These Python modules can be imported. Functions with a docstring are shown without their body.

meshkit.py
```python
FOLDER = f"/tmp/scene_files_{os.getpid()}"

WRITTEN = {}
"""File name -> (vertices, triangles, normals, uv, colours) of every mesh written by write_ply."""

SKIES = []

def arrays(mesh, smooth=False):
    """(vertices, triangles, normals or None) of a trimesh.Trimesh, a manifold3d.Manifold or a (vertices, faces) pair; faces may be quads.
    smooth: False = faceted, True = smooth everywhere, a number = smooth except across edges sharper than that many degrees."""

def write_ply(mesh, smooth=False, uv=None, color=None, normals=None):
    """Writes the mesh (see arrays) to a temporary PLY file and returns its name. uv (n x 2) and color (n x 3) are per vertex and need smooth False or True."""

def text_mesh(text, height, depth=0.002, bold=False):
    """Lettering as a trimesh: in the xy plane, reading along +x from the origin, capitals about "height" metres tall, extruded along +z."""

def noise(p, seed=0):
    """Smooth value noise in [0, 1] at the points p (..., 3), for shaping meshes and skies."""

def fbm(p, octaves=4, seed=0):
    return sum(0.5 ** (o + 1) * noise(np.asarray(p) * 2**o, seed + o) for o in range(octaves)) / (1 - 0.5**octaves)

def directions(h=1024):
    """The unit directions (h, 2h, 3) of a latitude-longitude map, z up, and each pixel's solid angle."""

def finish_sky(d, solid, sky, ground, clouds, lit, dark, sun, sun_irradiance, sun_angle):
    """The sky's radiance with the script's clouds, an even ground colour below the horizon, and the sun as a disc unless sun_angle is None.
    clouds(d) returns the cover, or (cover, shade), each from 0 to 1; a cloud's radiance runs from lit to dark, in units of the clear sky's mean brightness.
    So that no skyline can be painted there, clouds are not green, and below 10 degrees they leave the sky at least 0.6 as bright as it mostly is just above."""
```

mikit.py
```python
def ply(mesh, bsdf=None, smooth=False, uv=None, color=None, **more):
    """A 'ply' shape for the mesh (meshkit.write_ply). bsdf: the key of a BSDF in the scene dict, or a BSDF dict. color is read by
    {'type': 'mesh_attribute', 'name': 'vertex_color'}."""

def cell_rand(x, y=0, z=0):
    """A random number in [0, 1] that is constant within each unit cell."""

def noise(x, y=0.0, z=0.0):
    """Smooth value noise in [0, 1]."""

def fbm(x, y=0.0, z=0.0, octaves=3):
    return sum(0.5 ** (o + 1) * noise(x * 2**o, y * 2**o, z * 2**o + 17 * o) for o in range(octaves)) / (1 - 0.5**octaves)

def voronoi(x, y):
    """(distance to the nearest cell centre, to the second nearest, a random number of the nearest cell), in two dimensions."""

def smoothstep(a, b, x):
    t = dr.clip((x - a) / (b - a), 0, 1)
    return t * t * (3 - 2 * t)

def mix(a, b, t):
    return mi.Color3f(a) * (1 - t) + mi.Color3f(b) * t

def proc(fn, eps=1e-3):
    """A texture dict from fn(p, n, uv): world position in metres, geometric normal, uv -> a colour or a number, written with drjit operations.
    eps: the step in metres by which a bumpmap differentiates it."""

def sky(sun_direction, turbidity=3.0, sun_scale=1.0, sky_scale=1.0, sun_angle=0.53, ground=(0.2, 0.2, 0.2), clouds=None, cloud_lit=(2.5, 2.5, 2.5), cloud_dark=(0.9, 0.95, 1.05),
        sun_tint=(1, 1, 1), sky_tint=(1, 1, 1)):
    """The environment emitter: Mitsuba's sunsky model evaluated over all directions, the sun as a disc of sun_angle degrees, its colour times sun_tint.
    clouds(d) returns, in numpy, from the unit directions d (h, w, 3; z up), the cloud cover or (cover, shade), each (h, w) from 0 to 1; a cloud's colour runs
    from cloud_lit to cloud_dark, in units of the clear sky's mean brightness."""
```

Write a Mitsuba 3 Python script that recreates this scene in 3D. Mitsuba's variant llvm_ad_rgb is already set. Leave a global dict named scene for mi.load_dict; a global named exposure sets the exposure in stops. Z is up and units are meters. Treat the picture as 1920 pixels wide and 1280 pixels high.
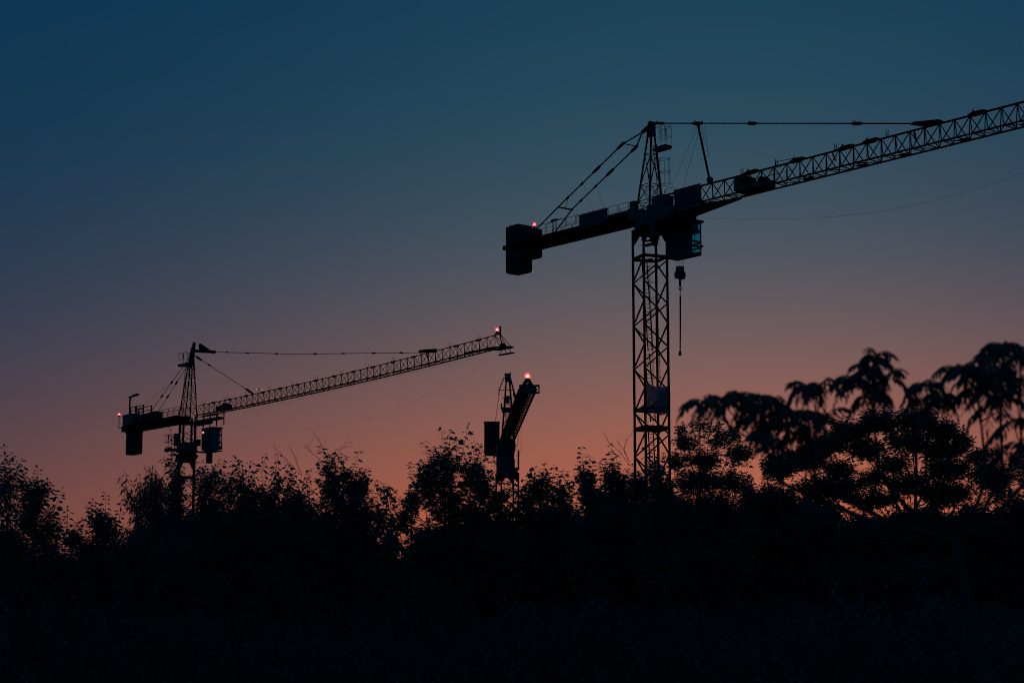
import math
import sys
import numpy as np
import mitsuba as mi
import drjit as dr
import mikit
import meshkit

# ------------------------------------------------------------------ camera, sky, exposure
FPX, CXP, CYP = 3733.0, 960.0, 640.0            # a 70 mm lens, in pixels of the 1920 wide photograph
PITCH = math.atan(610.0 / FPX)
EYE = np.array([0.0, 0.0, 1.6])
exposure = 0.0
scene, labels = {}, {}
T = mi.ScalarTransform4f
scene["camera"] = {
    "type": "thinlens", "fov_axis": "x", "fov": 2 * math.degrees(math.atan(CXP / FPX)),
    "aperture_radius": 0.0125, "focus_distance": 125.0, "near_clip": 0.05, "far_clip": 20000.0,
    "to_world": T().look_at(origin=EYE.tolist(), target=[0, math.cos(PITCH), 1.6 + math.sin(PITCH)], up=[0, 0, 1]),
}

SUN_AZ, GLOW_AZ = 8.0, 5.455                                     # afterglow: the sun has just gone down to the right of the middle
SKY_TINT = np.exp([0.7476, -0.5078, -6.044])
VEIL_LIT, VEIL_DARK = np.exp([-0.4072, 0.7615, 0.6845]), np.exp([-6.3712, -3.425, -2.535])
_sun = np.array([math.sin(math.radians(SUN_AZ)) * math.cos(math.radians(2)), math.cos(math.radians(SUN_AZ)) * math.cos(math.radians(2)), math.sin(math.radians(2))])


def twilight(d):
    """The blue dusk veil: how much of the afterglow it covers, and how deep it is."""
    el = np.degrees(np.arcsin(d[..., 2]))
    da = np.degrees(np.arctan2(d[..., 0], d[..., 1])) - GLOW_AZ
    da = (da + 180) % 360 - 180
    q = np.sqrt(1 + (da / 15) ** 2) - 1
    c = 1 / (1 + np.exp(-np.clip((el - 7.6594 + 0.3021 * np.exp(-0.5511 * (el - 6) / 10) * 15 * q) / math.exp(1.0141), -30, 30)))
    s = 1 / (1 + np.exp(-np.clip((el + 10.596 + 1.1161 * 15 * q) / math.exp(1.887), -30, 30)))
    return c, s


def sky_mean():
    b = np.array(mikit.sky(_sun, sun_scale=0.0, sky_tint=SKY_TINT)["bitmap"])
    meshkit.SKIES.pop()
    return float(b[: b.shape[0] // 2].mean())


_m = sky_mean()
scene["sky"] = mikit.sky(_sun, sun_scale=0.0, ground=(0.05, 0.05, 0.05), clouds=twilight, sky_tint=SKY_TINT, cloud_lit=tuple(VEIL_LIT / _m), cloud_dark=tuple(VEIL_DARK / _m))


# ------------------------------------------------------------------ helpers
def ray(px, py):
    c, s = math.cos(PITCH), math.sin(PITCH)
    d = np.array([1, 0, 0.0]) * (px - CXP) / FPX + np.array([0, c, s]) - np.array([0, -s, c]) * (py - CYP) / FPX
    return d / np.linalg.norm(d)


def at(px, py, y):
    """The point at distance y whose bearing and height were measured off the photograph."""
    d = ray(px, py)
    return EYE + d * (y / d[1])


def numbered(key):
    if key not in USED:
        USED.add(key)
        return key
    i = 1
    while f"{key}_{i:03d}" in USED:
        i += 1
    USED.add(f"{key}_{i:03d}")
    return f"{key}_{i:03d}"


USED = set()


class Mesh:
    def __init__(self):
        self.v, self.f, self.n = [], [], 0

    def add(self, v, f):
        v, f = np.asarray(v, float), np.asarray(f, int)
        if f.shape[1] == 4:
            f = np.vstack([f[:, [0, 1, 2]], f[:, [0, 2, 3]]])
        self.v.append(v)
        self.f.append(f + self.n)
        self.n += len(v)
        return self

    def tube(self, p, r, n=6):
        p = np.asarray(p, float)
        r = np.broadcast_to(np.asarray(r, float), (len(p),))
        t = np.gradient(p, axis=0)
        t /= np.linalg.norm(t, axis=1, keepdims=True) + 1e-12
        ref = np.array([0, 0, 1.0]) if abs(t[:, 2]).mean() < 0.8 else np.array([1.0, 0.2, 0])
        a = np.cross(t, ref)
        a /= np.linalg.norm(a, axis=1, keepdims=True) + 1e-12
        b = np.cross(t, a)
        ang = np.arange(n) * 2 * np.pi / n + np.pi / n
        v = p[:, None] + r[:, None, None] * (np.cos(ang)[None, :, None] * a[:, None] + np.sin(ang)[None, :, None] * b[:, None])
        i, j = np.meshgrid(np.arange(len(p) - 1), np.arange(n), indexing="ij")
        q = np.stack([i * n + j, i * n + (j + 1) % n, (i + 1) * n + (j + 1) % n, (i + 1) * n + j], -1).reshape(-1, 4)
        f = np.vstack([q[:, [0, 1, 2]], q[:, [0, 2, 3]]])
        k = np.arange(1, n - 1)
        e = (len(p) - 1) * n
        f = np.vstack([f, np.stack([k * 0, k + 1, k], 1), np.stack([k * 0 + e, k + e, k + 1 + e], 1)])
        return self.add(v.reshape(-1, 3), f[:, ::-1])

    def bar(self, p, q, r, n=6):
        return self.tube([p, q], r, n)

    def beam(self, p, q, w, h, up=(0, 0, 1)):
        p, q = np.asarray(p, float), np.asarray(q, float)
        t = (q - p) / np.linalg.norm(q - p)
        a = np.cross(t, up)
        if np.linalg.norm(a) < 1e-3:
            a = np.cross(t, (1, 0, 0))
        a /= np.linalg.norm(a)
        b = np.cross(a, t)
        v = [o + sa * a * w / 2 + sb * b * h / 2 for o in (p, q) for sa, sb in ((-1, -1), (1, -1), (1, 1), (-1, 1))]
        return self.add(v, [[0, 3, 2, 1], [4, 5, 6, 7], [0, 1, 5, 4], [1, 2, 6, 5], [2, 3, 7, 6], [3, 0, 4, 7]])

    def box(self, lo, hi):
        lo, hi = np.minimum(lo, hi), np.maximum(lo, hi)
        v = [[x, y, z] for z in (lo[2], hi[2]) for x, y in ((lo[0], lo[1]), (hi[0], lo[1]), (hi[0], hi[1]), (lo[0], hi[1]))]
        return self.add(v, [[0, 3, 2, 1], [4, 5, 6, 7], [0, 1, 5, 4], [1, 2, 6, 5], [2, 3, 7, 6], [3, 0, 4, 7]])

    def prism(self, poly, push):
        """A convex plane polygon pushed along a vector."""
        p = np.asarray(poly, float)
        n = len(p)
        v = np.vstack([p, p + np.asarray(push, float)])
        k = np.arange(1, n - 1)
        i = np.arange(n)
        j = (i + 1) % n
        f = np.vstack([np.stack([k * 0, k, k + 1], 1), np.stack([k * 0 + n, k + 1 + n, k + n], 1), np.stack([i, i + n, j + n], 1), np.stack([i, j + n, j], 1)])
        return self.add(v, f)

    def lathe(self, c, prof, n=20, axis=2):
        """prof: (radius, height) rows about an upright axis through c."""
        prof = np.asarray(prof, float)
        ang = np.arange(n) * 2 * np.pi / n
        v = np.stack([c[0] + prof[:, :1] * np.cos(ang), c[1] + prof[:, :1] * np.sin(ang), c[2] + prof[:, 1:] + 0 * ang], -1)
        if axis == 1:
            v = np.stack([c[0] + prof[:, :1] * np.cos(ang), c[1] + prof[:, 1:] + 0 * ang, c[2] + prof[:, :1] * np.sin(ang)], -1)
        if axis == 0:
            v = np.stack([c[0] + prof[:, 1:] + 0 * ang, c[1] + prof[:, :1] * np.cos(ang), c[2] + prof[:, :1] * np.sin(ang)], -1)
        i, j = np.meshgrid(np.arange(len(prof) - 1), np.arange(n), indexing="ij")
        q = np.stack([i * n + j, i * n + (j + 1) % n, (i + 1) * n + (j + 1) % n, (i + 1) * n + j], -1).reshape(-1, 4)
        return self.add(v.reshape(-1, 3), q)

    def ball(self, c, r, n=10):
        a = np.linspace(0, np.pi, n)
        return self.lathe(c, np.stack([np.sin(a) * r, -np.cos(a) * r], 1), 2 * n - 4)

    def cyl(self, c, r, h, n=20, axis=2):
        return self.lathe(c, [(0, 0), (r, 0), (r, h), (0, h)], n, axis)

    def arrays(self):
        return np.vstack(self.v), np.vstack(self.f)


class Frame:
    """Crane axes: u along the jib, v to its left, w upwards."""

    def __init__(self, x, y, heading):
        h = np.array([*heading, 0.0])
        self.o, self.h = np.array([x, y, 0.0]), h / np.linalg.norm(h)
        self.v = np.array([-self.h[1], self.h[0], 0])

    def __call__(self, p):
        p = np.asarray(p, float)
        return self.o + p[..., :1] * self.h + p[..., 1:2] * self.v + p[..., 2:] * np.array([0, 0, 1.0])


def put(key, m, mat, frame=None, smooth=False, label=None, cat=None, group=None, kind=None, **more):
    key = numbered(key)
    v, f = m.arrays()
    scene[key] = mikit.ply((frame(v) if frame else v, f), mat, smooth=smooth, **more)
    tag(key, label, cat, group, kind)
    return key


def tag(key, label=None, cat=None, group=None, kind=None):
    d = {k: x for k, x in (("label", label), ("category", cat), ("group", group), ("kind", kind)) if x}
    if d:
        labels[key] = {**labels.get(key, {}), **d}


def thing(name, label, cat, group=None):
    key = numbered(name)
    tag(key, label, cat, group)
    return key


# ------------------------------------------------------------------ materials
def two(b):
    return {"type": "twosided", "bsdf": b}


def steel_colour(p, n, uv):
    a = mikit.fbm(p.x * 0.9, p.y * 0.9, p.z * 0.9, 4)
    rust = mikit.smoothstep(0.62, 0.75, mikit.fbm(p.x * 2.3 + 9, p.y * 2.3, p.z * 1.1, 3))
    return mikit.mix(mikit.mix((0.060, 0.061, 0.062), (0.115, 0.113, 0.108), a), (0.10, 0.06, 0.04), rust * 0.6)


def concrete_colour(p, n, uv):
    a = mikit.fbm(p.x * 1.4, p.y * 1.4, p.z * 1.4, 4)
    streak = mikit.noise(p.x * 5, p.y * 5, p.z * 0.5)
    return mikit.mix((0.040, 0.041, 0.042), (0.075, 0.075, 0.073), a * 0.7 + streak * 0.3)


def ground_colour(p, n, uv):
    a = mikit.fbm(p.x * 0.35, p.y * 0.35, 0.0, 4)
    return mikit.mix((0.030, 0.034, 0.028), (0.06, 0.058, 0.048), a)


def leaf_colour(p, n, uv):
    a = mikit.fbm(p.x * 3.1, p.y * 3.1, p.z * 3.1, 2)
    return mikit.mix((0.12, 0.155, 0.14), (0.17, 0.205, 0.185), a)


def bark_colour(p, n, uv):
    a = mikit.noise(p.x * 14, p.y * 14, p.z * 2.5)
    return mikit.mix((0.06, 0.055, 0.05), (0.12, 0.11, 0.10), a)


scene["painted_steel"] = {"type": "principled", "base_color": mikit.proc(steel_colour), "roughness": 0.55, "specular": 0.3}
scene["concrete"] = two({"type": "diffuse", "reflectance": mikit.proc(concrete_colour)})
scene["soil"] = two({"type": "diffuse", "reflectance": mikit.proc(ground_colour)})
scene["leaf"] = {"type": "principledthin", "base_color": mikit.proc(leaf_colour), "roughness": 0.7, "spec_trans": 0.0, "diff_trans": 0.7, "eta": 1.4}
scene["bark"] = two({"type": "diffuse", "reflectance": mikit.proc(bark_colour)})
scene["rope_steel"] = {"type": "principled", "base_color": {"type": "rgb", "value": (0.05, 0.05, 0.05)}, "roughness": 0.5, "metallic": 0.3}
scene["cab_panel"] = {"type": "principled", "base_color": {"type": "rgb", "value": (0.05, 0.052, 0.058)}, "roughness": 0.4}
scene["sign_panel"] = {"type": "principled", "base_color": {"type": "rgb", "value": (0.032, 0.035, 0.045)}, "roughness": 0.6}
scene["sign_blue"] = {"type": "principled", "base_color": {"type": "rgb", "value": (0.015, 0.045, 0.15)}, "roughness": 0.5}
scene["banner_cloth"] = {"type": "principledthin", "base_color": {"type": "rgb", "value": (0.40, 0.40, 0.44)}, "roughness": 0.35, "spec_trans": 0.14, "eta": 1.2, "diff_trans": 1.6}
scene["tinted_glass"] = {"type": "thindielectric", "specular_transmittance": {"type": "rgb", "value": (0.30, 0.88, 0.92)}}
scene["clear_glass"] = {"type": "thindielectric", "specular_transmittance": {"type": "rgb", "value": (0.7, 0.8, 0.82)}}
scene["aircraft_paint"] = {"type": "principled", "base_color": {"type": "rgb", "value": (0.12, 0.12, 0.13)}, "roughness": 0.4}
scene["red_bloom_shell"] = {"type": "principledthin", "base_color": {"type": "rgb", "value": (0.95, 0.10, 0.11)}, "roughness": 0.15, "spec_trans": 0.5, "diff_trans": 1.5, "eta": 1.2}  # shell round the lamp bulbs, its red glow stands in for lens bloom


def bulb(rgb):
    return {"emitter": {"type": "area", "radiance": {"type": "rgb", "value": rgb}}}


RED_HOT, WHITE_HOT = (42.0, 13.0, 11.0), (1.5, 1.35, 1.3)


def warning_lamp(crane, fr, c, r, hot=RED_HOT):
    """Aviation lamp: a foot, a bulb and a frosted red shell added for lens bloom."""
    c = np.asarray(c, float)
    k = put(f"{crane}__warning_lamp", Mesh().cyl(c - [0, 0, r * 1.5], r * 0.75, r * 0.7, 12), "painted_steel", fr, label="lit red warning lamp")
    put(f"{k}__bulb", Mesh().ball(c, r * 0.46), "painted_steel", fr, smooth=True, **bulb(hot))
    put(f"{k}__globe", Mesh().ball(c, r), "red_bloom_shell", fr, smooth=True)  # added oversized shell that imitates the red bloom round the bulb


# ------------------------------------------------------------------ ground: one sheet with a low wooded bank across it
def bank_height(x, y):
    n = meshkit.fbm(np.stack([x * 0.11, y * 0.11, 0 * x], -1), 3, 5)
    return (5.7 + 1.6 * (n - 0.5)) * np.exp(-(((y - 86) / 10.0) ** 2)) * np.exp(-((x / 220.0) ** 4)) + 0.25 * (n - 0.5)


def build_ground():
    fx = np.r_[-9000, -4000, -1500, -600, -300, np.linspace(-150, 150, 151), 300, 600, 1500, 4000, 9000]
    fy = np.r_[-9000, -3000, -800, -200, np.linspace(-40, 130, 103), np.linspace(140, 400, 27), 700, 1500, 4000, 9000]
    gx, gy = np.meshgrid(fx, fy, indexing="ij")
    z = bank_height(gx, gy)
    v = np.stack([gx, gy, z], -1).reshape(-1, 3)
    i, j = np.meshgrid(np.arange(len(fx) - 1), np.arange(len(fy) - 1), indexing="ij")
    k = len(fy)
    q = np.stack([i * k + j, (i + 1) * k + j, (i + 1) * k + j + 1, i * k + j + 1], -1).reshape(-1, 4)
    put("ground", Mesh().add(v, q), "soil", smooth=True, label="dark ground rising to a low wooded bank", kind="structure")


build_ground()


# ------------------------------------------------------------------ tower cranes
S = "painted_steel"


def zigzag(crane, holder, fr, a, b, w0, w1, period, ref, r=0.05, keep=300):
    """Bracing of one mast face between the legs at a and b: a vertex on leg a at height ref and every period."""
    lo = math.floor((w0 - ref) / period) - 1
    done = 0
    for k in range(lo, int((w1 - ref) / period) + 2):
        for s in (0, 1):
            za, zb = ref + k * period, ref + (k + 0.5) * period
            p, q = (np.array([*a, za]), np.array([*b, zb])) if s == 0 else (np.array([*b, zb]), np.array([*a, za + period]))
            if p[2] < w0 or q[2] > w1:
                continue
            put(f"{crane}__{holder}__brace", Mesh().bar(p, q, r, 4), S, fr)
            done += 1
    return done


def mast_corners(s, phi, fr):
    """Leg positions of a square mast turned by phi, in world x, y about the axis, given back in crane axes."""
    e1, e2 = np.array([math.cos(phi), math.sin(phi)]), np.array([-math.sin(phi), math.cos(phi)])
    out = []
    for a, b in ((-1, 1), (-1, -1), (1, -1), (1, 1)):          # 1 left, 2 near, 4 right, 3 far: once round
        p = (a * e1 + b * e2) * s / 2
        out.append((p @ fr.h[:2], p @ fr.v[:2]))
    return out


def mast(crane, fr, s, phi, top, leg, period, refs, ring_at=(), gusset=1.1):
    c = mast_corners(s, phi, fr)
    def ring(z, h):
        m = Mesh()
        for k in range(4):
            m.beam((*c[k], z), (*c[(k + 1) % 4], z), 0.12, h)
        return m
    holder = put(f"{crane}__mast", ring(0.3, 0.3), S, fr, label="square lattice mast")
    for z, h in ring_at:
        put(f"{holder}__ring_beam", ring(z, h), S, fr)
    for p in c:
        put(f"{holder}__leg", Mesh().beam((*p, 0), (*p, top), leg, leg, fr.h), S, fr)
    for k in range(4):
        a, b = c[k], c[(k + 1) % 4]
        zigzag(crane, "mast", fr, a, b, 0.4, top - gusset - 0.1, period, refs[k], 0.068)
        g = Mesh()                                              # knee plates that carry the slewing ring
        for p, q in ((a, b), (b, a)):
            p, q = np.array([*p, top]), np.array([*q, top])
            d = (q - p) / np.linalg.norm(q - p)
            nrm = np.array([-d[1], d[0], 0]) * 0.03
            g.prism([p, p + d * 0.505 * s, p + d * 0.505 * s - [0, 0, 0.36 * gusset], p + d * 0.30 * s - [0, 0, 0.40 * gusset], p + d * 0.10 * s - [0, 0, gusset], p - [0, 0, gusset]], nrm)
        put(f"{holder}__knee_plate", g, S, fr)
    return holder, c


def ladder(key, fr, p, q, width, across, rung=0.3, cage=0.0, out=(0, 1, 0), r=0.025):
    p, q, across, out = (np.asarray(x, float) for x in (p, q, across, out))
    m = Mesh()
    for s in (-0.5, 0.5):
        m.bar(p + across * width * s, q + across * width * s, r * 1.3, 4)
    n = max(2, int(np.linalg.norm(q - p) / rung))
    for t in np.linspace(0.02, 0.98, n):
        o = p + (q - p) * t
        m.bar(o - across * width / 2, o + across * width / 2, r * 0.8, 4)
    key = put(key, m, S, fr)
    if cage:
        g = Mesh()
        k = max(2, int(np.linalg.norm(q - p) / 0.95))
        ang = np.linspace(-0.15, math.pi + 0.15, 8)
        hoops = [[p + (q - p) * t + across * math.cos(a) * cage + out * math.sin(a) * cage * 1.7 for a in ang] for t in np.linspace(0.25, 1, k)]
        for h in hoops:
            g.tube(h, 0.016, 4)
        for i in (1, 3, 4, 6):
            g.tube([h[i] for h in hoops], 0.012, 4)
        put(f"{key}__safety_cage", g, S, fr)
    return key


def handrail(key, fr, pts, h=1.1, step=1.2, r=0.022, mids=(0.55,), label=None):
    m = Mesh()
    pts = [np.asarray(p, float) for p in pts]
    for a, b in zip(pts[:-1], pts[1:]):
        n = max(1, round(np.linalg.norm(b - a) / step))
        for i in range(n):                                      # each bay is a bent tube of its own
            p, q = a + (b - a) * (i + 0.06) / n, a + (b - a) * (i + 0.94) / n
            d = (q - p) / np.linalg.norm(q - p) * 0.12
            up = np.array([0, 0, h])
            m.tube([p, p + up - [0, 0, 0.12], p + up + d * 0.4 - [0, 0, 0.03], p + up + d, q + up - d, q + up - d * 0.4 - [0, 0, 0.03], q + up - [0, 0, 0.12], q], r, 4)
        for t in mids:
            m.bar(a + [0, 0, h * t], b + [0, 0, h * t], r * 0.7, 4)
        m.beam(a + [0, 0, 0.08], b + [0, 0, 0.08], 0.02, 0.15)
    return put(key, m, S, fr, label=label)


def coupler(m, p, q, t, l, r):
    """A lens-shaped link plate on a tie bar."""
    p, q = np.asarray(p, float), np.asarray(q, float)
    d = (q - p) / np.linalg.norm(q - p)
    c = p + (q - p) * t
    m.tube([c - d * l / 2, c - d * l * 0.3, c + d * l * 0.3, c + d * l / 2], [r * 0.5, r, r, r * 0.5], 6)
    m.bar(c - d * l * 0.22 + [0, 0, r], c - d * l * 0.22 + [0, 0, r * 1.7], r * 0.3, 4)


def lattice_jib(crane, fr, u0, u1, step, top, bot, half, n_parts, kinds, rt, rb, rbr, first=None):
    """Three-chord jib. top(u), bot(u): chord heights. kinds 'N': posts and one diagonal a bay; 'W': diagonals only."""
    us = np.arange(u0, u1 + 1e-6, step)
    holder = put(f"{crane}__jib", Mesh().tube([(u, 0, top(u)) for u in us], rt, 6), S, fr, label="long triangular lattice jib")
    for s in (-1, 1):
        put(f"{holder}__bottom_chord", Mesh().tube([(u, s * half, bot(u)) for u in us], rb, 4), S, fr)
    rest = Mesh()
    for k, (a, b) in enumerate(zip(us[:-1], us[1:])):
        bars, mid = [], (a + b) / 2
        for s in (-1, 1):
            if kinds == "N":
                bars.append(((a, 0, top(a)), (a, s * half, bot(a)), rbr * 0.9))
                bars.append(((a, 0, top(a)), (b, s * half, bot(b)), rbr) if s > 0 else ((b, 0, top(b)), (a, s * half, bot(a)), rbr))
            else:
                bars.append(((a, 0, top(a)), (mid, s * half, bot(mid)), rbr))
                bars.append(((b, 0, top(b)), (mid, s * half, bot(mid)), rbr))
        o = a if kinds == "N" else mid
        bars.append(((o, -half, bot(o)), (o, half, bot(o)), rbr))
        bars.append(((o, -half, bot(o)), (o + step, half, bot(o)), rbr * 0.9) if k % 2 else ((o, half, bot(o)), (o + step, -half, bot(o)), rbr * 0.9))
        for p, q, r in bars:
            if k < n_parts:
                put(f"{holder}__brace", Mesh().bar(p, q, r, 4), S, fr)
            else:
                rest.bar(p, q, r, 4)
    if rest.n:
        put(f"{holder}__lattice", rest, S, fr, kind="stuff")
    return holder, us


def a_frame(crane, fr, c0, base, apex_half, w0, w1, rings, leg, br, tilt=(0.3, 0)):
    """Four legs that lean in to the tower head."""
    def corner(a, b, w):
        t = (w - w0) / (w1 - w0)
        return np.array([c0[0] + tilt[0] * t + a * (base[0] * (1 - t) + apex_half * t), c0[1] + tilt[1] * t + b * (base[1] * (1 - t) + apex_half * t), w])
    q = [(-1, -1), (1, -1), (1, 1), (-1, 1)]
    m = Mesh()
    for w in rings:
        for k in range(4):
            m.bar(corner(*q[k], w), corner(*q[(k + 1) % 4], w), br, 4)
    holder = put(f"{crane}__tower_head", m, S, fr, label="pointed tower head above the slewing ring")
    for k in q:
        put(f"{holder}__leg", Mesh().bar(corner(*k, w0), corner(*k, w1), leg, 6), S, fr)
    lv = [w0, *rings]
    for a, b in zip(lv[:-1], lv[1:]):
        for k in range(4):
            put(f"{holder}__brace", Mesh().bar(corner(*q[k], a), corner(*q[(k + 1) % 4], b), br * 0.8, 4), S, fr)
            put(f"{holder}__brace", Mesh().bar(corner(*q[(k + 1) % 4], a), corner(*q[k], b), br * 0.8, 4), S, fr)
    return holder, corner


def slab(u0, u1, v0, v1, w0, w1, ch=0.22, cw=0.22):
    """A ballast slab with cut corners."""
    m = Mesh()
    p = [(v0 + ch, w0), (v1 - ch, w0), (v1 - ch * 0.3, w0 + cw * 0.3), (v1, w0 + cw), (v1, w1 - 0.06), (v1 - 0.06, w1), (v0 + 0.06, w1), (v0, w1 - 0.06), (v0, w0 + cw), (v0 + ch * 0.3, w0 + cw * 0.3)]
    return m.prism([(u0, a, b) for a, b in p], (u1 - u0, 0, 0))


def cabin(crane, fr, u0, u1, v0, v1, w0, w1, glass="tinted_glass", bars=(0.22, 0.36, 0.68), side=1.35, rail=True, sill=0.35, head=1.85):
    """Driver's cabin: floor, roof, back and door panels, posts, window bars, panes."""
    t = 0.05
    m = Mesh().box((u0, v0, w0), (u1, v1, w0 + 0.16)).box((u0 - 0.06, v0 - 0.06, w1 - 0.14), (u1 + 0.14, v1 + 0.06, w1))
    m.box((u0, v0, w0), (u0 + t, v1, w1))
    m.box((u0, v0, w0), (u1 - 0.12, v0 + t, w1)).box((u0, v1 - t, w0), (u1 - side, v1, w1))
    for v in (v0, v1 - 0.08):
        m.box((u1 - 0.09, v, w0), (u1, v + 0.08, w1))
    m.box((u0 + 0.5, v0 + 0.3, w0 + 0.1), (u0 + 1.1, v1 - 0.3, w0 + 1.2))                       # seat and desk
    m.box((u1 - 0.75, v0 + 0.06, w0 + 0.1), (u1 - 0.35, v0 + 0.35, w0 + 0.85))
    key = put(f"{crane}__cabin", m, "cab_panel", fr, label="hanging driver's cabin with front window")
    put(f"{key}__side_panel", Mesh().box((u1 - side, v1 - t, w0), (u1 - 0.1, v1, w0 + sill)).box((u1 - side, v1 - t, w0 + head), (u1 - 0.32, v1, w1)), "cab_panel", fr)
    f = Mesh()
    for b in bars:
        z = w0 + (w1 - w0) * b
        f.box((u1 - 0.05, v0, z), (u1 + 0.01, v1, z + 0.16)).box((u1 - side, v1 - 0.045, z - 0.05), (u1, v1 + 0.01, z + 0.11))
    f.box((u1 - side, v1 - 0.05, w0), (u1 - side + 0.08, v1 + 0.01, w1)).box((u1 - 0.05, v0 + 0.30 * (v1 - v0), w0), (u1, v0 + 0.30 * (v1 - v0) + 0.05, w1))
    put(f"{key}__window_frame", f, S, fr)
    lev = [w0 + 0.16] + [w0 + (w1 - w0) * b + 0.16 for b in bars] + [w1]
    for a, b in zip(lev[:-1], lev[1:]):
        put(f"{key}__window_pane", Mesh().add([(u1 - 0.02, v0 + 0.08, a), (u1 - 0.02, v1 - 0.08, a), (u1 - 0.02, v1 - 0.08, b - 0.16), (u1 - 0.02, v0 + 0.08, b - 0.16)], [[0, 1, 2, 3]]), glass, fr)
        put(f"{key}__window_pane", Mesh().add([(u1 - side + 0.08, v1 - 0.02, a), (u1 - 0.09, v1 - 0.02, a), (u1 - 0.09, v1 - 0.02, b - 0.2), (u1 - side + 0.08, v1 - 0.02, b - 0.2)], [[0, 1, 2, 3]]), glass, fr)
    if rail:
        put(f"{key}__hinge_arm", Mesh().bar((u1 + 0.02, v1, w0 + 0.75), (u1 + 0.12, v1 + 0.02, w0 + 0.75), 0.09, 6), S, fr)
    return key


def cable(key, fr, pts, r=0.02, n=40):
    pts = np.asarray(pts, float)
    t = np.linspace(0, 1, n)
    u = pts[:, 0]
    x = np.interp(t, np.linspace(0, 1, len(u)), u)
    co = np.polyfit(u, pts[:, 2], min(4, len(u) - 1))
    vv = np.interp(x, u, pts[:, 1])
    return put(key, Mesh().tube(np.stack([x, vv, np.polyval(co, x)], 1), r, 4), "rope_steel", fr, label="thin slack cable")


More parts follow.
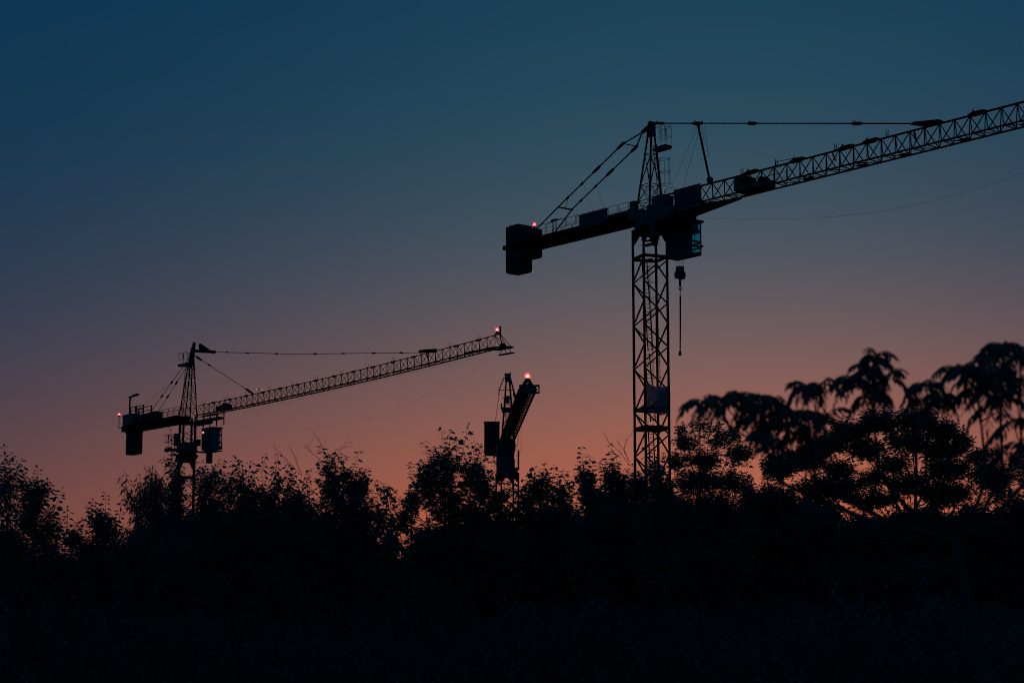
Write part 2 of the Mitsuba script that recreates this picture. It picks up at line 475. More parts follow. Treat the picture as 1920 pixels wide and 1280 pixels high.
# ---- crane 1: the big one on the right
def crane_right():
    p = at(1218, 430, 155)
    fr = Frame(p[0], p[1], (21.1, -25.7))
    k = thing("tower_crane", "largest tower crane, on the right, with its hook hanging under the cab", "crane", "tower cranes on the building site")
    holder, c = mast(k, fr, 2.03, math.radians(21), 36.0, 0.185, 3.46, (31.75, 31.6, 31.75, 33.4), ((33.62, 0.24), (21.5, 0.22), (20.0, 0.28)), gusset=1.15)
    # ladders inside the mast, landings, cages
    up = fr.h, fr.v
    wx = np.array([fr.h[0], fr.v[0], 0.0])                       # world x in crane axes
    wy = np.array([fr.h[1], fr.v[1], 0.0])
    for w0, w1, x0, x1 in ((33.4, 26.2, -0.42, -0.02), (26.0, 20.6, -0.30, 0.12), (20.4, 12.0, -0.1, 0.25)):
        ladder(f"{holder}__ladder", fr, wx * x1 + wy * 0.25 + [0, 0, w1], wx * x0 + wy * 0.25 + [0, 0, w0], 0.38, wx, cage=0.0, r=0.038)
    g = Mesh()
    for w in np.arange(21.5, 33.2, 1.28):
        x = 0.22 + (33 - w) * 0.024
        h = [wx * (x + 0.38 * math.cos(a)) + wy * (0.3 + 0.38 * math.sin(a)) + [0, 0, w + 0.03 * math.cos(a)] for a in np.linspace(0, 2 * math.pi, 11)]
        g.tube(h, 0.017, 4)
    for a in (0.6, 2.4, 4.0, 5.4):
        g.bar(wx * (0.22 + 0.38 * math.cos(a)) + wy * (0.3 + 0.38 * math.sin(a)) + [0, 0, 33], wx * (0.50 + 0.38 * math.cos(a)) + wy * (0.3 + 0.38 * math.sin(a)) + [0, 0, 21.5], 0.013, 4)
    put(f"{holder}__safety_cage", g, S, fr)
    for w, s in ((33.5, 0.22), (20.1, 0.4)):
        put(f"{holder}__landing", Mesh().box((-s, -s * 0.8, w), (s, s * 0.8, w + 0.06)), S, fr)
    m = Mesh()
    m.beam(wx * -0.6 + [0, 0, 35.0], wx * 0.6 + [0, 0, 35.1], 0.1, 0.16)
    put(f"{holder}__landing", m, S, fr)
    m = Mesh().beam(wx * -0.35 + wy * 0.3 + [0, 0, 34.7], wx * 0.45 + wy * 0.3 + [0, 0, 34.9], 0.3, 0.2)
    put(f"{holder}__landing", m, S, fr)
    for w in (34.6, 35.0):
        put(f"{holder}__guard_rail", Mesh().bar(wx * -0.85 + wy * -0.9 + [0, 0, w - 0.1], wx * 0.8 + wy * -0.4 + [0, 0, w], 0.02, 4), S, fr)
    # cloth banner wrapped round two faces of the mast
    q = [np.array([*x, 0]) for x in c]
    for name, a, b, top in (("banner", q[1], q[2], (23.30, 23.16, 23.30)), ("banner", q[2], q[3], (23.30, 23.15, 23.40))):
        off = np.array([(a + b)[0] / 2, (a + b)[1] / 2, 0])
        off = off / np.linalg.norm(off) * 0.12
        mm = Mesh()
        n = 12
        t = np.linspace(0.02, 0.98, n)
        tops = np.interp(t, (0, 0.5, 1), top)
        rows = []
        for z in np.linspace(0, 1, 6):
            wob = 0.035 * np.sin(t * 9 + z * 3)[:, None] * off / 0.12
            rows.append(a + (b - a) * t[:, None] + off + wob + np.stack([0 * t, 0 * t, tops + (21.2 - tops) * z], 1))
        v = np.concatenate(rows)
        i, j = np.meshgrid(np.arange(5), np.arange(n - 1), indexing="ij")
        mm.add(v, np.stack([i * n + j, i * n + j + 1, (i + 1) * n + j + 1, (i + 1) * n + j], -1).reshape(-1, 4))
        put(f"{k}__{name}", mm, "banner_cloth", fr, smooth=True, label="cloth banner tied round the lower mast")
    # slewing ring, turntable, machinery
    m = Mesh().cyl((0, 0, 36.0), 1.22, 0.42, 28).lathe((0, 0, 36.42), [(0, 0), (1.05, 0), (1.05, 0.28), (0, 0.28)], 28)
    put(f"{k}__slewing_ring", m, S, fr)
    m = Mesh().box((-1.35, -1.05, 36.7), (1.5, 1.05, 37.25)).box((1.5, -0.8, 36.2), (3.3, 0.8, 37.15))
    m.prism([(1.4, -0.95, 36.1), (3.9, -0.95, 36.5), (3.9, -0.95, 37.1), (1.4, -0.95, 37.3)], (0, 0.08, 0)).prism([(1.4, 0.95, 36.0), (4.1, 0.95, 35.9), (4.3, 0.95, 37.1), (1.4, 0.95, 37.3)], (0, 0.08, 0))
    m.box((0.8, 0.95, 36.15), (3.9, 2.2, 36.3)).box((2.5, 0.6, 36.3), (4.0, 1.3, 36.9)).box((0.95, -0.85, 35.2), (1.45, -0.35, 36.7)).box((0.3, 0.9, 35.9), (0.9, 1.6, 36.7))
    put(f"{k}__turntable", m, S, fr, label="turntable with slewing motors")
    m = Mesh().box((0.95, -0.62, 37.25), (2.2, 0.55, 38.35)).cyl((1.5, -0.5, 37.9), 0.5, 1.0, 16, 1)
    put(f"{k}__hoist_winch", m, S, fr)
    m = Mesh().box((-1.30, -0.95, 37.25), (-0.72, -0.5, 38.3)).box((-0.5, -0.7, 37.25), (-0.2, -0.4, 37.6))
    put(f"{k}__control_cabinet", m, "cab_panel", fr)
    m = Mesh().box((0.45, -0.75, 37.25), (0.95, -0.15, 37.7))
    put(f"{k}__junction_box", m, "cab_panel", fr)
    # tower head
    hd, cr = a_frame(k, fr, (0, 0), (0.78, 0.72), 0.13, 37.2, 44.3, (38.25, 39.55, 42.05), 0.085, 0.032, (0.34, 0))
    m = Mesh().prism([(-0.02, -0.2, 43.5), (0.66, -0.2, 43.5), (0.60, -0.2, 44.5), (0.50, -0.2, 44.72), (0.22, -0.2, 44.74), (0.02, -0.2, 44.3)], (0, 0.4, 0)).cyl((0.36, -0.28, 44.45), 0.18, 0.56, 14, 1)
    put(f"{hd}__apex_plate", m, S, fr)
    ladder(f"{hd}__ladder", fr, (0.92, 0.5, 37.3), (0.28, 0.42, 42.9), 0.4, (1, 0, 0))
    m = Mesh().box((0.15, 0.25, 42.38), (1.62, 1.0, 42.56))
    pk = put(f"{hd}__basket", m, S, fr, label="small railed platform near the tower head")
    handrail(f"{pk}__guard_rail", fr, [(0.4, 1.0, 42.5), (1.62, 1.0, 42.5), (1.62, 0.25, 42.5), (0.5, 0.25, 42.5)], 1.75, 0.7, 0.02, (0.5,))
    m = Mesh()
    for w in (41.55, 40.5, 39.45):
        a = np.linspace(0, 2 * math.pi, 9)
        m.tube([(1.25 + 0.52 * math.cos(x), 0.5 + 0.4 * math.sin(x), w) for x in a], 0.02, 4)
    for x in (0.0, 0.9, 2.2, 4.4):
        m.bar((1.25 + 0.52 * math.cos(x), 0.5 + 0.4 * math.sin(x), 39.45), (1.25 + 0.52 * math.cos(x), 0.5 + 0.4 * math.sin(x), 41.55), 0.016, 4)
    m.bar((0.7, 0.5, 40.5), (1.0, 0.5, 40.5), 0.02, 4).bar((0.5, 0.5, 41.5), (1.0, 0.5, 41.5), 0.02, 4).bar((0.8, 0.5, 39.5), (1.0, 0.5, 39.5), 0.02, 4)
    put(f"{hd}__safety_cage", m, S, fr)
    m = Mesh().tube([(1.1, 0.6, 38.35), (1.15, 0.6, 39.0), (1.6, 0.6, 39.15), (2.3, 0.6, 39.0), (2.4, 0.6, 38.4)], 0.02, 4).tube([(1.1, 0.6, 38.9), (1.5, 0.4, 38.9), (1.6, 0.4, 38.3)], 0.02, 4)
    put(f"{hd}__guard_rail", m, S, fr)
    # jib
    u0 = 1.93
    jb, us = lattice_jib(k, fr, u0, 58.7, 1.29, lambda u: 38.4, lambda u: 36.93, 0.66, 27, "W", 0.08, 0.078, 0.040)
    for a, b in zip(us[3:-1:1], us[4::1]):                        # broken planks of the walkway between the bottom chords
        if int(a * 7) % 4 == 0:
            put(f"{jb}__walkway_plank", Mesh().beam((a + 0.2, 0.1, 36.9), (b - 0.15, 0.1, 36.9), 0.45, 0.04), S, fr)
    put(f"{jb}__root_plate", Mesh().box((2.0, -0.72, 36.6), (6.6, 0.72, 36.9)).prism([(2.0, 0.64, 36.3), (4.4, 0.64, 36.3), (9.5, 0.64, 36.78), (9.5, 0.64, 37.0), (2.0, 0.64, 37.2)], (0, 0.08, 0)), S, fr)
    for u in (11.2, 15.9, 20.6, 22.9, 32.2):
        m = Mesh()
        coupler(m, (u - 1, 0, 38.45), (u + 1, 0, 38.45), 0.5, 1.5, 0.19)
        put(f"{jb}__chord_joint", m, S, fr)
    for u in (10.25, 13.8, 19.6, 24.4):
        put(f"{jb}__rope_guide", Mesh().bar((u, -0.08, 38.4), (u, -0.12, 38.95), 0.03, 4).bar((u, 0.08, 38.4), (u, 0.14, 38.95), 0.03, 4).box((u - 0.05, -0.12, 38.36), (u + 0.05, 0.12, 38.5)), S, fr)
    put(f"{jb}__bracket", Mesh().bar((13.6, 0, 38.75), (16.3, 0, 38.62), 0.03, 4).bar((13.7, 0, 38.35), (13.7, 0, 38.8), 0.03, 4), S, fr)
    put(f"{jb}__bracket", Mesh().bar((19.3, 0, 38.3), (19.5, 0.1, 37.7), 0.06, 4), S, fr)
    put(f"{jb}__bracket", Mesh().bar((26.8, 0, 38.3), (26.9, 0.1, 37.6), 0.08, 4), S, fr)
    m = Mesh().box((10.2, -0.55, 36.95), (13.2, 0.5, 37.45)).cyl((10.9, -0.5, 37.75), 0.42, 0.95, 14, 1).cyl((12.5, -0.4, 37.5), 0.33, 0.8, 14, 1).box((9.7, -0.35, 37.2), (10.5, 0.3, 38.2))
    put(f"{jb}__trolley_winch", m, S, fr, label="trolley winch inside the jib")
    m = Mesh()
    for s in (-0.62, 0.62):
        m.bar((12.9, s, 37.0), (12.9, s, 38.1), 0.018, 4).bar((14.2, s, 37.0), (14.2, s, 38.1), 0.018, 4).bar((12.4, s, 38.05), (14.9, s, 38.05), 0.018, 4).bar((12.4, s, 37.6), (14.6, s, 37.6), 0.018, 4)
    put(f"{jb}__guard_rail", m, S, fr)
    m = Mesh().box((3.65, -0.78, 36.96), (6.45, -0.70, 38.32)).box((3.6, -0.80, 38.28), (6.5, -0.68, 38.36)).bar((3.4, -0.7, 37.9), (4.0, -0.7, 38.4), 0.04, 4)
    put(f"{jb}__sign", m, "sign_panel", fr, label="dark sign board at the root of the jib")
    # trolley, ropes, hook
    put(f"{k}__trolley", Mesh().box((2.7, -0.7, 36.28), (4.1, 0.7, 36.5)).cyl((2.95, -0.1, 36.25), 0.22, 0.2, 12, 1).cyl((3.85, -0.1, 36.25), 0.22, 0.2, 12, 1), S, fr)
    m = Mesh()
    for du, dv in ((-0.19, -0.24), (-0.19, 0.02), (0.19, 0.0), (0.19, 0.26)):
        m.bar((3.38 + du, dv, 36.2), (3.38 + du * 0.9, dv, 31.7), 0.013, 4)
    put(f"{k}__hoist_rope", m, "rope_steel", fr)
    m = Mesh().prism([(3.38 - 0.10, -0.33, 31.52), (3.38 + 0.10, -0.33, 31.52), (3.38 + 0.10, -0.33, 32.05), (3.38 - 0.10, -0.33, 32.05)], (0, 0.66, 0))
    m.box((3.14, -0.2, 31.95), (3.62, 0.2, 32.42)).box((3.2, -0.38, 31.45), (3.56, 0.38, 31.98)).cyl((3.38, -0.3, 31.75), 0.34, 0.12, 18, 1).cyl((3.38, 0.18, 31.75), 0.34, 0.12, 18, 1)
    hk = put(f"{k}__hook_block", m, S, fr, label="hook block hanging on four ropes")
    m = Mesh().cyl((3.38, 0, 30.85), 0.09, 0.62, 10).tube([(3.38, 0.13 * math.sin(a), 30.72 + 0.13 * math.cos(a)) for a in np.linspace(0.2, 5.0, 14)], 0.05, 6)
    put(f"{hk}__hook", m, S, fr)
    # lifting sling: lies in the hook, so it is a thing of its own
    s = thing("lifting_sling", "long straight lifting sling hanging from the hook of the largest crane", "sling")
    m = Mesh()
    for i in range(5):
        z = 30.55 - 0.13 * i
        o = (0.03, 0) if i % 2 else (0, 0.03)
        m.tube([(3.38 + (o[0] + 0.005) * 1.4 * math.cos(a), (o[1] + 0.005) * 1.4 * math.cos(a), z + 0.09 * math.sin(a)) for a in np.linspace(0, 2 * math.pi, 9)], 0.016, 4)
    put(f"{s}__chain", m, "rope_steel", fr)
    put(f"{s}__strap", Mesh().tube([(3.38, 0, 30.1), (3.38, 0, 29.75), (3.37, 0, 29.7), (3.33, 0, 27.5), (3.28, 0, 25.75), (3.27, 0, 25.7)], [0.055, 0.085, 0.065, 0.06, 0.06, 0.07], 6), "rope_steel", fr)
    put(f"{s}__end_link", Mesh().box((3.2, -0.07, 25.42), (3.35, 0.07, 25.75)).bar((3.2, -0.12, 25.46), (3.3, 0.1, 25.46), 0.05, 6), S, fr)
    # fore tie with strut
    A, B, C = (0.75, 0, 44.5), (5.63, 0, 43.45), (27.6, 0, 38.72)
    m = Mesh().bar(A, B, 0.055).bar(B, C, 0.05)
    for p_, q_, t, l, r in ((A, B, 0.1, 1.3, 0.12), (A, B, 0.97, 1.0, 0.14), (B, C, 0.262, 1.0, 0.14), (B, C, 0.73, 1.05, 0.13)):
        coupler(m, p_, q_, t, l, r)
    put(f"{k}__jib_tie", m, S, fr, label="tie bars from the tower head to the jib")
    put(f"{k}__tie_lug", Mesh().prism([(26.5, -0.05, 38.86), (26.8, -0.05, 39.02), (29.0, -0.05, 38.72), (29.5, -0.05, 38.45), (27.6, -0.05, 38.5)], (0, 0.1, 0)), S, fr)
    m = Mesh().tube([(5.63, 0, 43.5), (5.70, 0, 43.0), (6.74, 0, 38.9), (6.85, 0, 38.4)], [0.16, 0.10, 0.10, 0.14]).ball((6.82, 0, 38.68), 0.28, 8).box((5.4, -0.08, 43.3), (6.1, 0.08, 43.5))
    put(f"{k}__strut", m, S, fr, label="leaning strut that props the tie bars")
    m = Mesh()
    for a, b in (((5.6, -0.1, 43.1), (2.4, -0.2, 38.3)), ((5.65, 0.1, 43.0), (3.6, 0.1, 38.3)), ((6.3, 0.0, 43.2), (6.75, 0.0, 40.5)), ((6.0, 0, 43.2), (6.3, 0, 41.6))):
        m.bar(a, b, 0.012, 4)
    put(f"{k}__stay_wire", m, "rope_steel", fr)
    # rear ties
    ap, yk = np.array([0.25, 0, 44.45]), np.array([-0.72, 0, 44.06])
    m = Mesh().beam(ap + [0, -0.12, 0], yk + [0, -0.12, 0], 0.05, 0.2).beam(ap + [0, 0.12, 0], yk + [0, 0.12, 0], 0.05, 0.2)
    for s_ in (-1, 1):
        pts = [yk, (-2.25, s_ * 0.75, 43.3), (-10.2, s_ * 0.75, 39.55), (-13.0, s_ * 0.75, 38.15 - 0.6 * (s_ > 0))]
        for a, b in zip(pts[:-1], pts[1:]):
            m.bar(a, b, 0.058)
        coupler(m, pts[1], pts[2], 0.03, 1.0, 0.13)
        coupler(m, pts[1], pts[2], 0.40, 1.1, 0.125)
        for t in (0.63, 0.86):
            coupler(m, pts[1], pts[2], t, 0.35, 0.1)
    put(f"{k}__rear_tie", m, S, fr, label="pair of tie bars to the rear arm")
    put(f"{k}__spreader", Mesh().bar((-2.2, -0.78, 43.32), (-2.2, 0.78, 43.32), 0.045), S, fr)
    put(f"{k}__spreader", Mesh().bar((-10.2, -0.8, 39.5), (-10.2, 0.8, 39.5), 0.07).bar((-9.0, -0.75, 40.1), (-10.15, -0.1, 39.4), 0.025, 4), S, fr)
    m = Mesh()
    for a, b in (((-7.1, -0.75, 41.0), (-5.6, -0.85, 37.9)), ((-7.1, 0.75, 41.0), (-5.9, 0.8, 37.9)), ((-10.1, 0.2, 39.4), (-8.0, 0.6, 38.0)), ((-9.0, 0.3, 39.3), (-8.0, -0.8, 38.1))):
        m.bar(a, b, 0.01, 4)
    put(f"{k}__stay_wire", m, "rope_steel", fr)
    # rear arm
    m = Mesh()
    for s_ in (-0.8, 0.8):
        m.beam((-1.2, s_, 37.02), (-16.9, s_, 37.08), 0.18, 0.62)
        m.prism([(-1.2, s_ - 0.09, 36.7), (-1.2, s_ - 0.09, 37.9), (-2.2, s_ - 0.09, 37.3), (-2.4, s_ - 0.09, 36.75)], (0, 0.18, 0))
    for u in np.arange(-2.5, -16.5, -1.6):
        m.beam((u, -0.8, 36.95), (u, 0.8, 36.95), 0.12, 0.3)
    for u in (-5.0, -9.5):
        m.box((u - 0.4, -0.95, 36.62), (u + 0.4, -0.7, 36.75))
    cj = put(f"{k}__rear_arm", m, S, fr, label="rear arm with railed deck")
    put(f"{cj}__deck", Mesh().box((-12.9, -0.7, 37.2), (-1.3, 0.7, 37.24)), S, fr)
    for s_ in (-0.88, 0.88):
        handrail(f"{cj}__guard_rail", fr, [(-13.0, s_, 37.3), (-1.4, s_, 37.25)], 1.08, 1.28, 0.024, (0.35, 0.62))
    m = Mesh().box((-7.35, -1.0, 37.1), (-3.95, -0.92, 38.22)).box((-7.4, -1.02, 38.17), (-3.9, -0.9, 38.26))
    sg = put(f"{cj}__sign", m, "sign_panel", fr, label="dark sign board with faint blue print on the rear arm")
    put(f"{sg}__print", Mesh().box((-6.5, -1.012, 37.36), (-4.35, -1.004, 37.56)).box((-4.5, -1.012, 37.6), (-4.2, -1.004, 38.0)), "sign_blue", fr)
    put(f"{cj}__sign", Mesh().box((-6.0, 0.95, 37.1), (-3.55, 1.03, 38.3)), "sign_panel", fr)
    put(f"{cj}__floodlight", Mesh().box((-11.2, -0.75, 38.45), (-10.6, -0.55, 38.6)).bar((-11.5, -0.8, 38.3), (-9.8, -0.8, 38.5), 0.03, 4).bar((-11.0, -0.7, 37.4), (-11.0, -0.7, 38.5), 0.05, 4), S, fr)
    bl = put(f"{k}__ballast", Mesh().beam((-14.0, -0.5, 37.3), (-17.2, -0.5, 37.3), 0.12, 0.3).beam((-14.0, 0.5, 37.3), (-17.2, 0.5, 37.3), 0.12, 0.3).box((-17.45, -0.9, 37.0), (-17.1, -0.3, 37.35)), S, fr, label="hanging concrete counterweight")
    for i in range(4):
        a = -17.12 + i * 0.40
        put(f"{bl}__slab", slab(a, a + 0.385, -0.8, 0.8, 34.9, 39.02 - 0.05 * (i == 0)), "concrete", fr)
        put(f"{bl}__lifting_eye", Mesh().bar((a + 0.2, -0.4 + 0.2 * i, 39.0), (a + 0.2, -0.4 + 0.2 * i, 39.2), 0.03, 4), S, fr)
    for i in range(3):
        a = -15.48 + i * 0.44
        put(f"{bl}__slab", slab(a, a + 0.425, -0.74, 0.8, 35.95, 38.5), "concrete", fr)
    warning_lamp(k, fr, (-14.25, 0.0, 38.82), 0.16)
    put(f"{k}__warning_lamp__post", Mesh().bar((-14.25, 0, 38.4), (-14.25, 0, 38.6), 0.06), S, fr)
    # cabin
    cabin(k, fr, 0.80, 3.52, 1.2, 2.27, 33.56, 36.3)
    # slack cable out to the jib end
    cable(f"{k}__slack_cable", fr, [(4.2, 0.8, 36.35), (10.64, 0.3, 34.96), (16.02, 0, 34.06), (21.1, 0, 33.44), (25.93, 0, 33.15), (30.53, 0, 33.13), (35.77, 0, 33.71), (58.7, 0, 36.9)], 0.008)
    return fr


FA = crane_right()


# ---- crane 2: the one on the left, farther off
def crane_left():
    fr = Frame(-47.055, 287.0, (0.635, -0.773))
    k = thing("tower_crane", "tower crane on the left with its whole jib in view", "crane", "tower cranes on the building site")
    holder, c = mast(k, fr, 2.2, math.radians(13), 31.4, 0.2, 3.4, (30.0, 28.3, 30.0, 28.3), ((28.6, 0.3),), gusset=1.5)
    put(f"{k}__slewing_ring", Mesh().cyl((0, 0, 32.45), 1.45, 0.85, 28).lathe((0, 0, 32.3), [(0, 0), (1.6, 0), (1.6, 0.2), (0, 0.2)], 28), S, fr)
    m = Mesh()
    cu, cd, ce = (mast_corners(2.2 * f, math.radians(13), fr) for f in (0.92, 1.42, 1.0))
    for i in range(4):
        j = (i + 1) % 4
        a, b = np.array([*cu[i], 32.3]), np.array([*cu[j], 32.3])
        c_, d_ = np.array([*cd[i], 31.55]), np.array([*cd[j], 31.55])
        e_, f_ = np.array([*ce[i], 31.0]), np.array([*ce[j], 31.0])
        nrm = np.cross(b - a, c_ - a)
        nrm = nrm / np.linalg.norm(nrm) * 0.05
        m.prism([a, b, d_, c_], nrm).prism([c_, c_ * 0.72 + d_ * 0.28, e_ * 0.85 + f_ * 0.15, e_], nrm).prism([d_, d_ * 0.72 + c_ * 0.28, f_ * 0.85 + e_ * 0.15, f_], nrm)
    put(f"{k}__mast_collar", m, S, fr, label="flared collar at the top of the mast")
    m = Mesh().box((-1.3, -1.2, 33.3), (1.4, 1.3, 33.6)).box((-1.5, -1.35, 33.2), (-0.9, -0.7, 35.0)).box((0.4, 0.8, 33.2), (1.3, 1.5, 34.1))
    put(f"{k}__turntable", m, S, fr)
    # turning tower above the ring
    c2 = mast_corners(1.77, math.radians(26.6), fr)
    m = Mesh()
    for w in (36.5,):
        for i in range(4):
            m.beam((*c2[i], w), (*c2[(i + 1) % 4], w), 0.15, 0.4)
    tw = put(f"{k}__turning_tower", m, S, fr, label="short turning tower above the slewing ring")
    for q in c2:
        put(f"{tw}__leg", Mesh().beam((*q, 33.4), (*q, 37.4), 0.26, 0.26, fr.h), S, fr)
    for i in range(4):
        zigzag(k, "turning_tower", fr, c2[i], c2[(i + 1) % 4], 33.3, 37.2, 2.2, 33.5 + 1.1 * (i % 2), 0.055)
    # landing on the left
    m = Mesh().box((-2.3, -2.4, 32.55), (-0.3, -1.0, 32.7)).beam((-2.3, -2.4, 32.5), (0.3, -1.0, 32.5), 0.12, 0.25)
    ld = put(f"{k}__landing", m, S, fr, label="railed landing beside the slewing ring")
    handrail(f"{ld}__guard_rail", fr, [(-0.3, -2.4, 32.7), (-2.3, -2.4, 32.7), (-2.3, -1.0, 32.7)], 2.05, 0.9, 0.035, (0.5,))
    # tower head
    hd, cr = a_frame(k, fr, (0, 0), (0.95, 0.95), 0.16, 37.3, 46.9, (38.7, 40.3, 42.4, 44.9), 0.085, 0.036, (0.72, 0))
    m = Mesh().prism([(0.1, -0.16, 45.2), (1.2, -0.16, 45.2), (1.28, -0.16, 47.0), (1.5, -0.16, 48.15), (1.2, -0.16, 48.25), (0.6, -0.16, 47.3), (0.2, -0.16, 46.3)], (0, 0.32, 0))
    m.box((-0.3, -0.3, 44.7), (0.9, 0.3, 45.4))
    put(f"{hd}__apex_plate", m, S, fr)
    ladder(f"{hd}__ladder", fr, (-1.3, -0.3, 37.5), (-0.55, -0.1, 45.0), 0.55, (1, 0, 0), 0.42, r=0.03)
    m = Mesh().box((-2.5, -0.45, 45.02), (0.5, 0.45, 45.2))
    pk = put(f"{hd}__basket", m, S, fr, label="small railed platform near the tower head")
    handrail(f"{pk}__guard_rail", fr, [(0.4, -0.45, 45.2), (-2.5, -0.45, 45.2), (-2.5, 0.45, 45.2), (0.2, 0.45, 45.2)], 1.75, 1.3, 0.03, (0.5,))
    # jib
    top = lambda u: 38.76 + 0.0003 * u * u
    bot = lambda u: top(u) - 1.5
    u0 = 70.93 - 1.445 * 47
    jb, us = lattice_jib(k, fr, u0, 70.94, 1.445, top, bot, 0.62, 45, "W", 0.062, 0.085, 0.034)
    for i in range(3, len(us) - 1):
        if i % 4:
            put(f"{jb}__walkway_plank", Mesh().beam((us[i], -0.35 + 0.06 * (i % 3), bot(us[i]) + 0.02), (us[i] + 1.2, -0.35, bot(us[i]) + 0.02), 0.4, 0.04), S, fr)
    put(f"{jb}__end_deck", Mesh().box((66.0, -0.6, bot(68) - 0.05), (71.5, -0.15, bot(68) + 0.15)), S, fr)
    for i in range(2, len(us) - 1, 3):
        m = Mesh()
        coupler(m, (us[i] + 0.2, 0, top(us[i])), (us[i] + 2.2, 0, top(us[i])), 0.5, 1.2, 0.13)
        put(f"{jb}__chord_joint", m, S, fr)
    for i in range(1, len(us) - 1, 4):
        u = us[i]
        put(f"{jb}__rope_guide", Mesh().bar((u, -0.05, top(u)), (u - 0.1, -0.2, top(u) + 0.6), 0.022, 4).bar((u, 0.05, top(u)), (u + 0.1, 0.2, top(u) + 0.6), 0.022, 4).box((u - 0.05, -0.1, top(u) - 0.03), (u + 0.05, 0.1, top(u) + 0.09)), S, fr)
    put(f"{jb}__trolley_winch", Mesh().box((8.6, -0.5, bot(9) + 0.1), (11.6, 0.4, bot(9) + 0.75)).cyl((10.6, -0.5, bot(9) + 0.7), 0.36, 0.9, 14, 1), S, fr)
    m = Mesh().bar((70.93, 0, top(71)), (72.6, -0.6, 38.7), 0.045, 4).bar((70.93, 0, top(71)), (72.6, 0.6, 38.7), 0.045, 4).bar((71.9, 0, top(71) + 0.05), (73.6, -0.4, 38.55), 0.04, 4).bar((71.9, 0, top(71) + 0.05), (73.6, 0.4, 38.55), 0.04, 4)
    m.bar((70.93, 0, top(71)), (72.0, 0, top(71) + 0.1), 0.05, 4).bar((70.93, -0.6, bot(71)), (73.6, -0.45, 38.55), 0.08, 4).bar((70.93, 0.6, bot(71)), (73.6, 0.45, 38.55), 0.08, 4)
    m.box((71.0, -0.5, 38.45), (73.9, 0.5, 38.6)).cyl((72.4, -0.2, 38.75), 0.36, 0.4, 14, 1).bar((71.9, 0, top(71)), (72.3, 0, 38.7), 0.06, 4)
    m.box((71.3, 0.2, 37.85), (73.8, 0.7, 37.95)).bar((71.4, 0.4, 37.9), (71.7, 0.4, 38.5), 0.04, 4).bar((73.5, 0.4, 37.9), (73.1, 0.4, 38.5), 0.04, 4).bar((72.5, 0.4, 37.9), (72.4, 0.4, 38.5), 0.04, 4)
    put(f"{jb}__end_frame", m, S, fr, label="pointed end frame of the jib")
    put(f"{jb}__lamp_bracket", Mesh().box((71.1, -0.18, top(71) + 0.02), (71.9, 0.18, top(71) + 0.16)).bar((71.95, 0, top(71)), (71.95, 0, top(71) + 0.95), 0.11, 6), S, fr)
    warning_lamp(k, fr, (71.35, 0, top(71) + 0.62), 0.25)
    # ties to the jib
    A, C1, B = np.array([1.2, 0, 46.9]), np.array([27.0, 0, 43.35]), np.array([56.7, 0, 39.95])
    m = Mesh().bar(A, C1, 0.04).bar(C1, B, 0.04)
    for t in (0.36, 0.57, 0.86):
        coupler(m, A, C1, t, 0.9, 0.09)
    for t in (0.2, 0.42, 0.65, 0.85):
        coupler(m, C1, B, t, 0.9, 0.10)
    m.beam((1.0, 0, 47.0), (7.2, 0, 46.05), 0.2, 0.42)
    put(f"{k}__jib_tie", m, S, fr, label="long upper tie bar to the outer jib")
    put(f"{k}__tie_lug", Mesh().prism([(2.9, -0.08, 46.75), (2.6, -0.08, 47.75), (3.1, -0.08, 47.8), (6.2, -0.08, 46.3), (7.0, -0.08, 46.2), (4.0, -0.08, 46.3)], (0, 0.16, 0)), S, fr)
    put(f"{k}__tie_lug", Mesh().prism([(56.0, -0.08, 40.35), (59.5, -0.08, 40.1), (59.5, -0.08, 39.75), (56.0, -0.08, 39.95)], (0, 0.16, 0)).bar((57.5, 0, 39.8), (57.8, 0.1, 39.0), 0.1, 4), S, fr)
    a, b = np.array([1.1, 0, 46.4]), np.array([17.5, 0, 39.0])
    m = Mesh().bar(a, b, 0.045)
    for t, l, r in ((0.10, 1.9, 0.17), (0.28, 0.7, 0.12), (0.95, 2.3, 0.17)):
        coupler(m, a, b, t, l, r)
    put(f"{k}__jib_tie", m, S, fr, label="short lower tie bar to the inner jib")
    # rear arm
    m = Mesh()
    for s_ in (-0.85, 0.85):
        m.beam((-1.0, s_, 37.15), (-18.1, s_, 37.2), 0.2, 0.95)
    for u in np.arange(-2.5, -18, -1.7):
        m.beam((u, -0.85, 37.1), (u, 0.85, 37.1), 0.14, 0.4)
    cj = put(f"{k}__rear_arm", m, S, fr, label="rear arm with railed deck and machinery")
    put(f"{cj}__deck", Mesh().box((-18.0, -0.75, 37.5), (-1.0, 0.75, 37.56)), S, fr)
    for s_ in (-0.85, 0.85):
        handrail(f"{cj}__guard_rail", fr, [(-10.6, s_, 37.62), (-1.0, s_, 37.62)], 1.35, 1.6, 0.034, (0.35, 0.65))
    put(f"{cj}__control_cabinet", Mesh().box((-18.0, -0.85, 37.7), (-15.2, 0.3, 39.35)), "cab_panel", fr)
    put(f"{cj}__hoist_winch", Mesh().box((-13.3, -0.6, 37.6), (-11.6, 0.6, 39.0)).box((-11.6, -0.5, 37.6), (-8.2, 0.5, 39.0)).cyl((-9.8, -0.6, 38.6), 0.6, 1.2, 16, 1), S, fr)
    m = Mesh()
    for v in (-0.7, 0.7):
        for u in (-15.9, -12.0):
            m.bar((u, v, 37.6), (u, v, 40.35), 0.11, 4)
        for w in (40.3, 39.75, 39.2):
            m.bar((-16.2, v, w), (-11.8, v, w), 0.07, 4)
    m.bar((-15.9, -0.7, 39.2), (-14.7, -0.7, 37.8), 0.06, 4).box((-14.5, -0.75, 39.3), (-14.0, -0.6, 40.4))
    put(f"{cj}__winch_frame", m, S, fr)
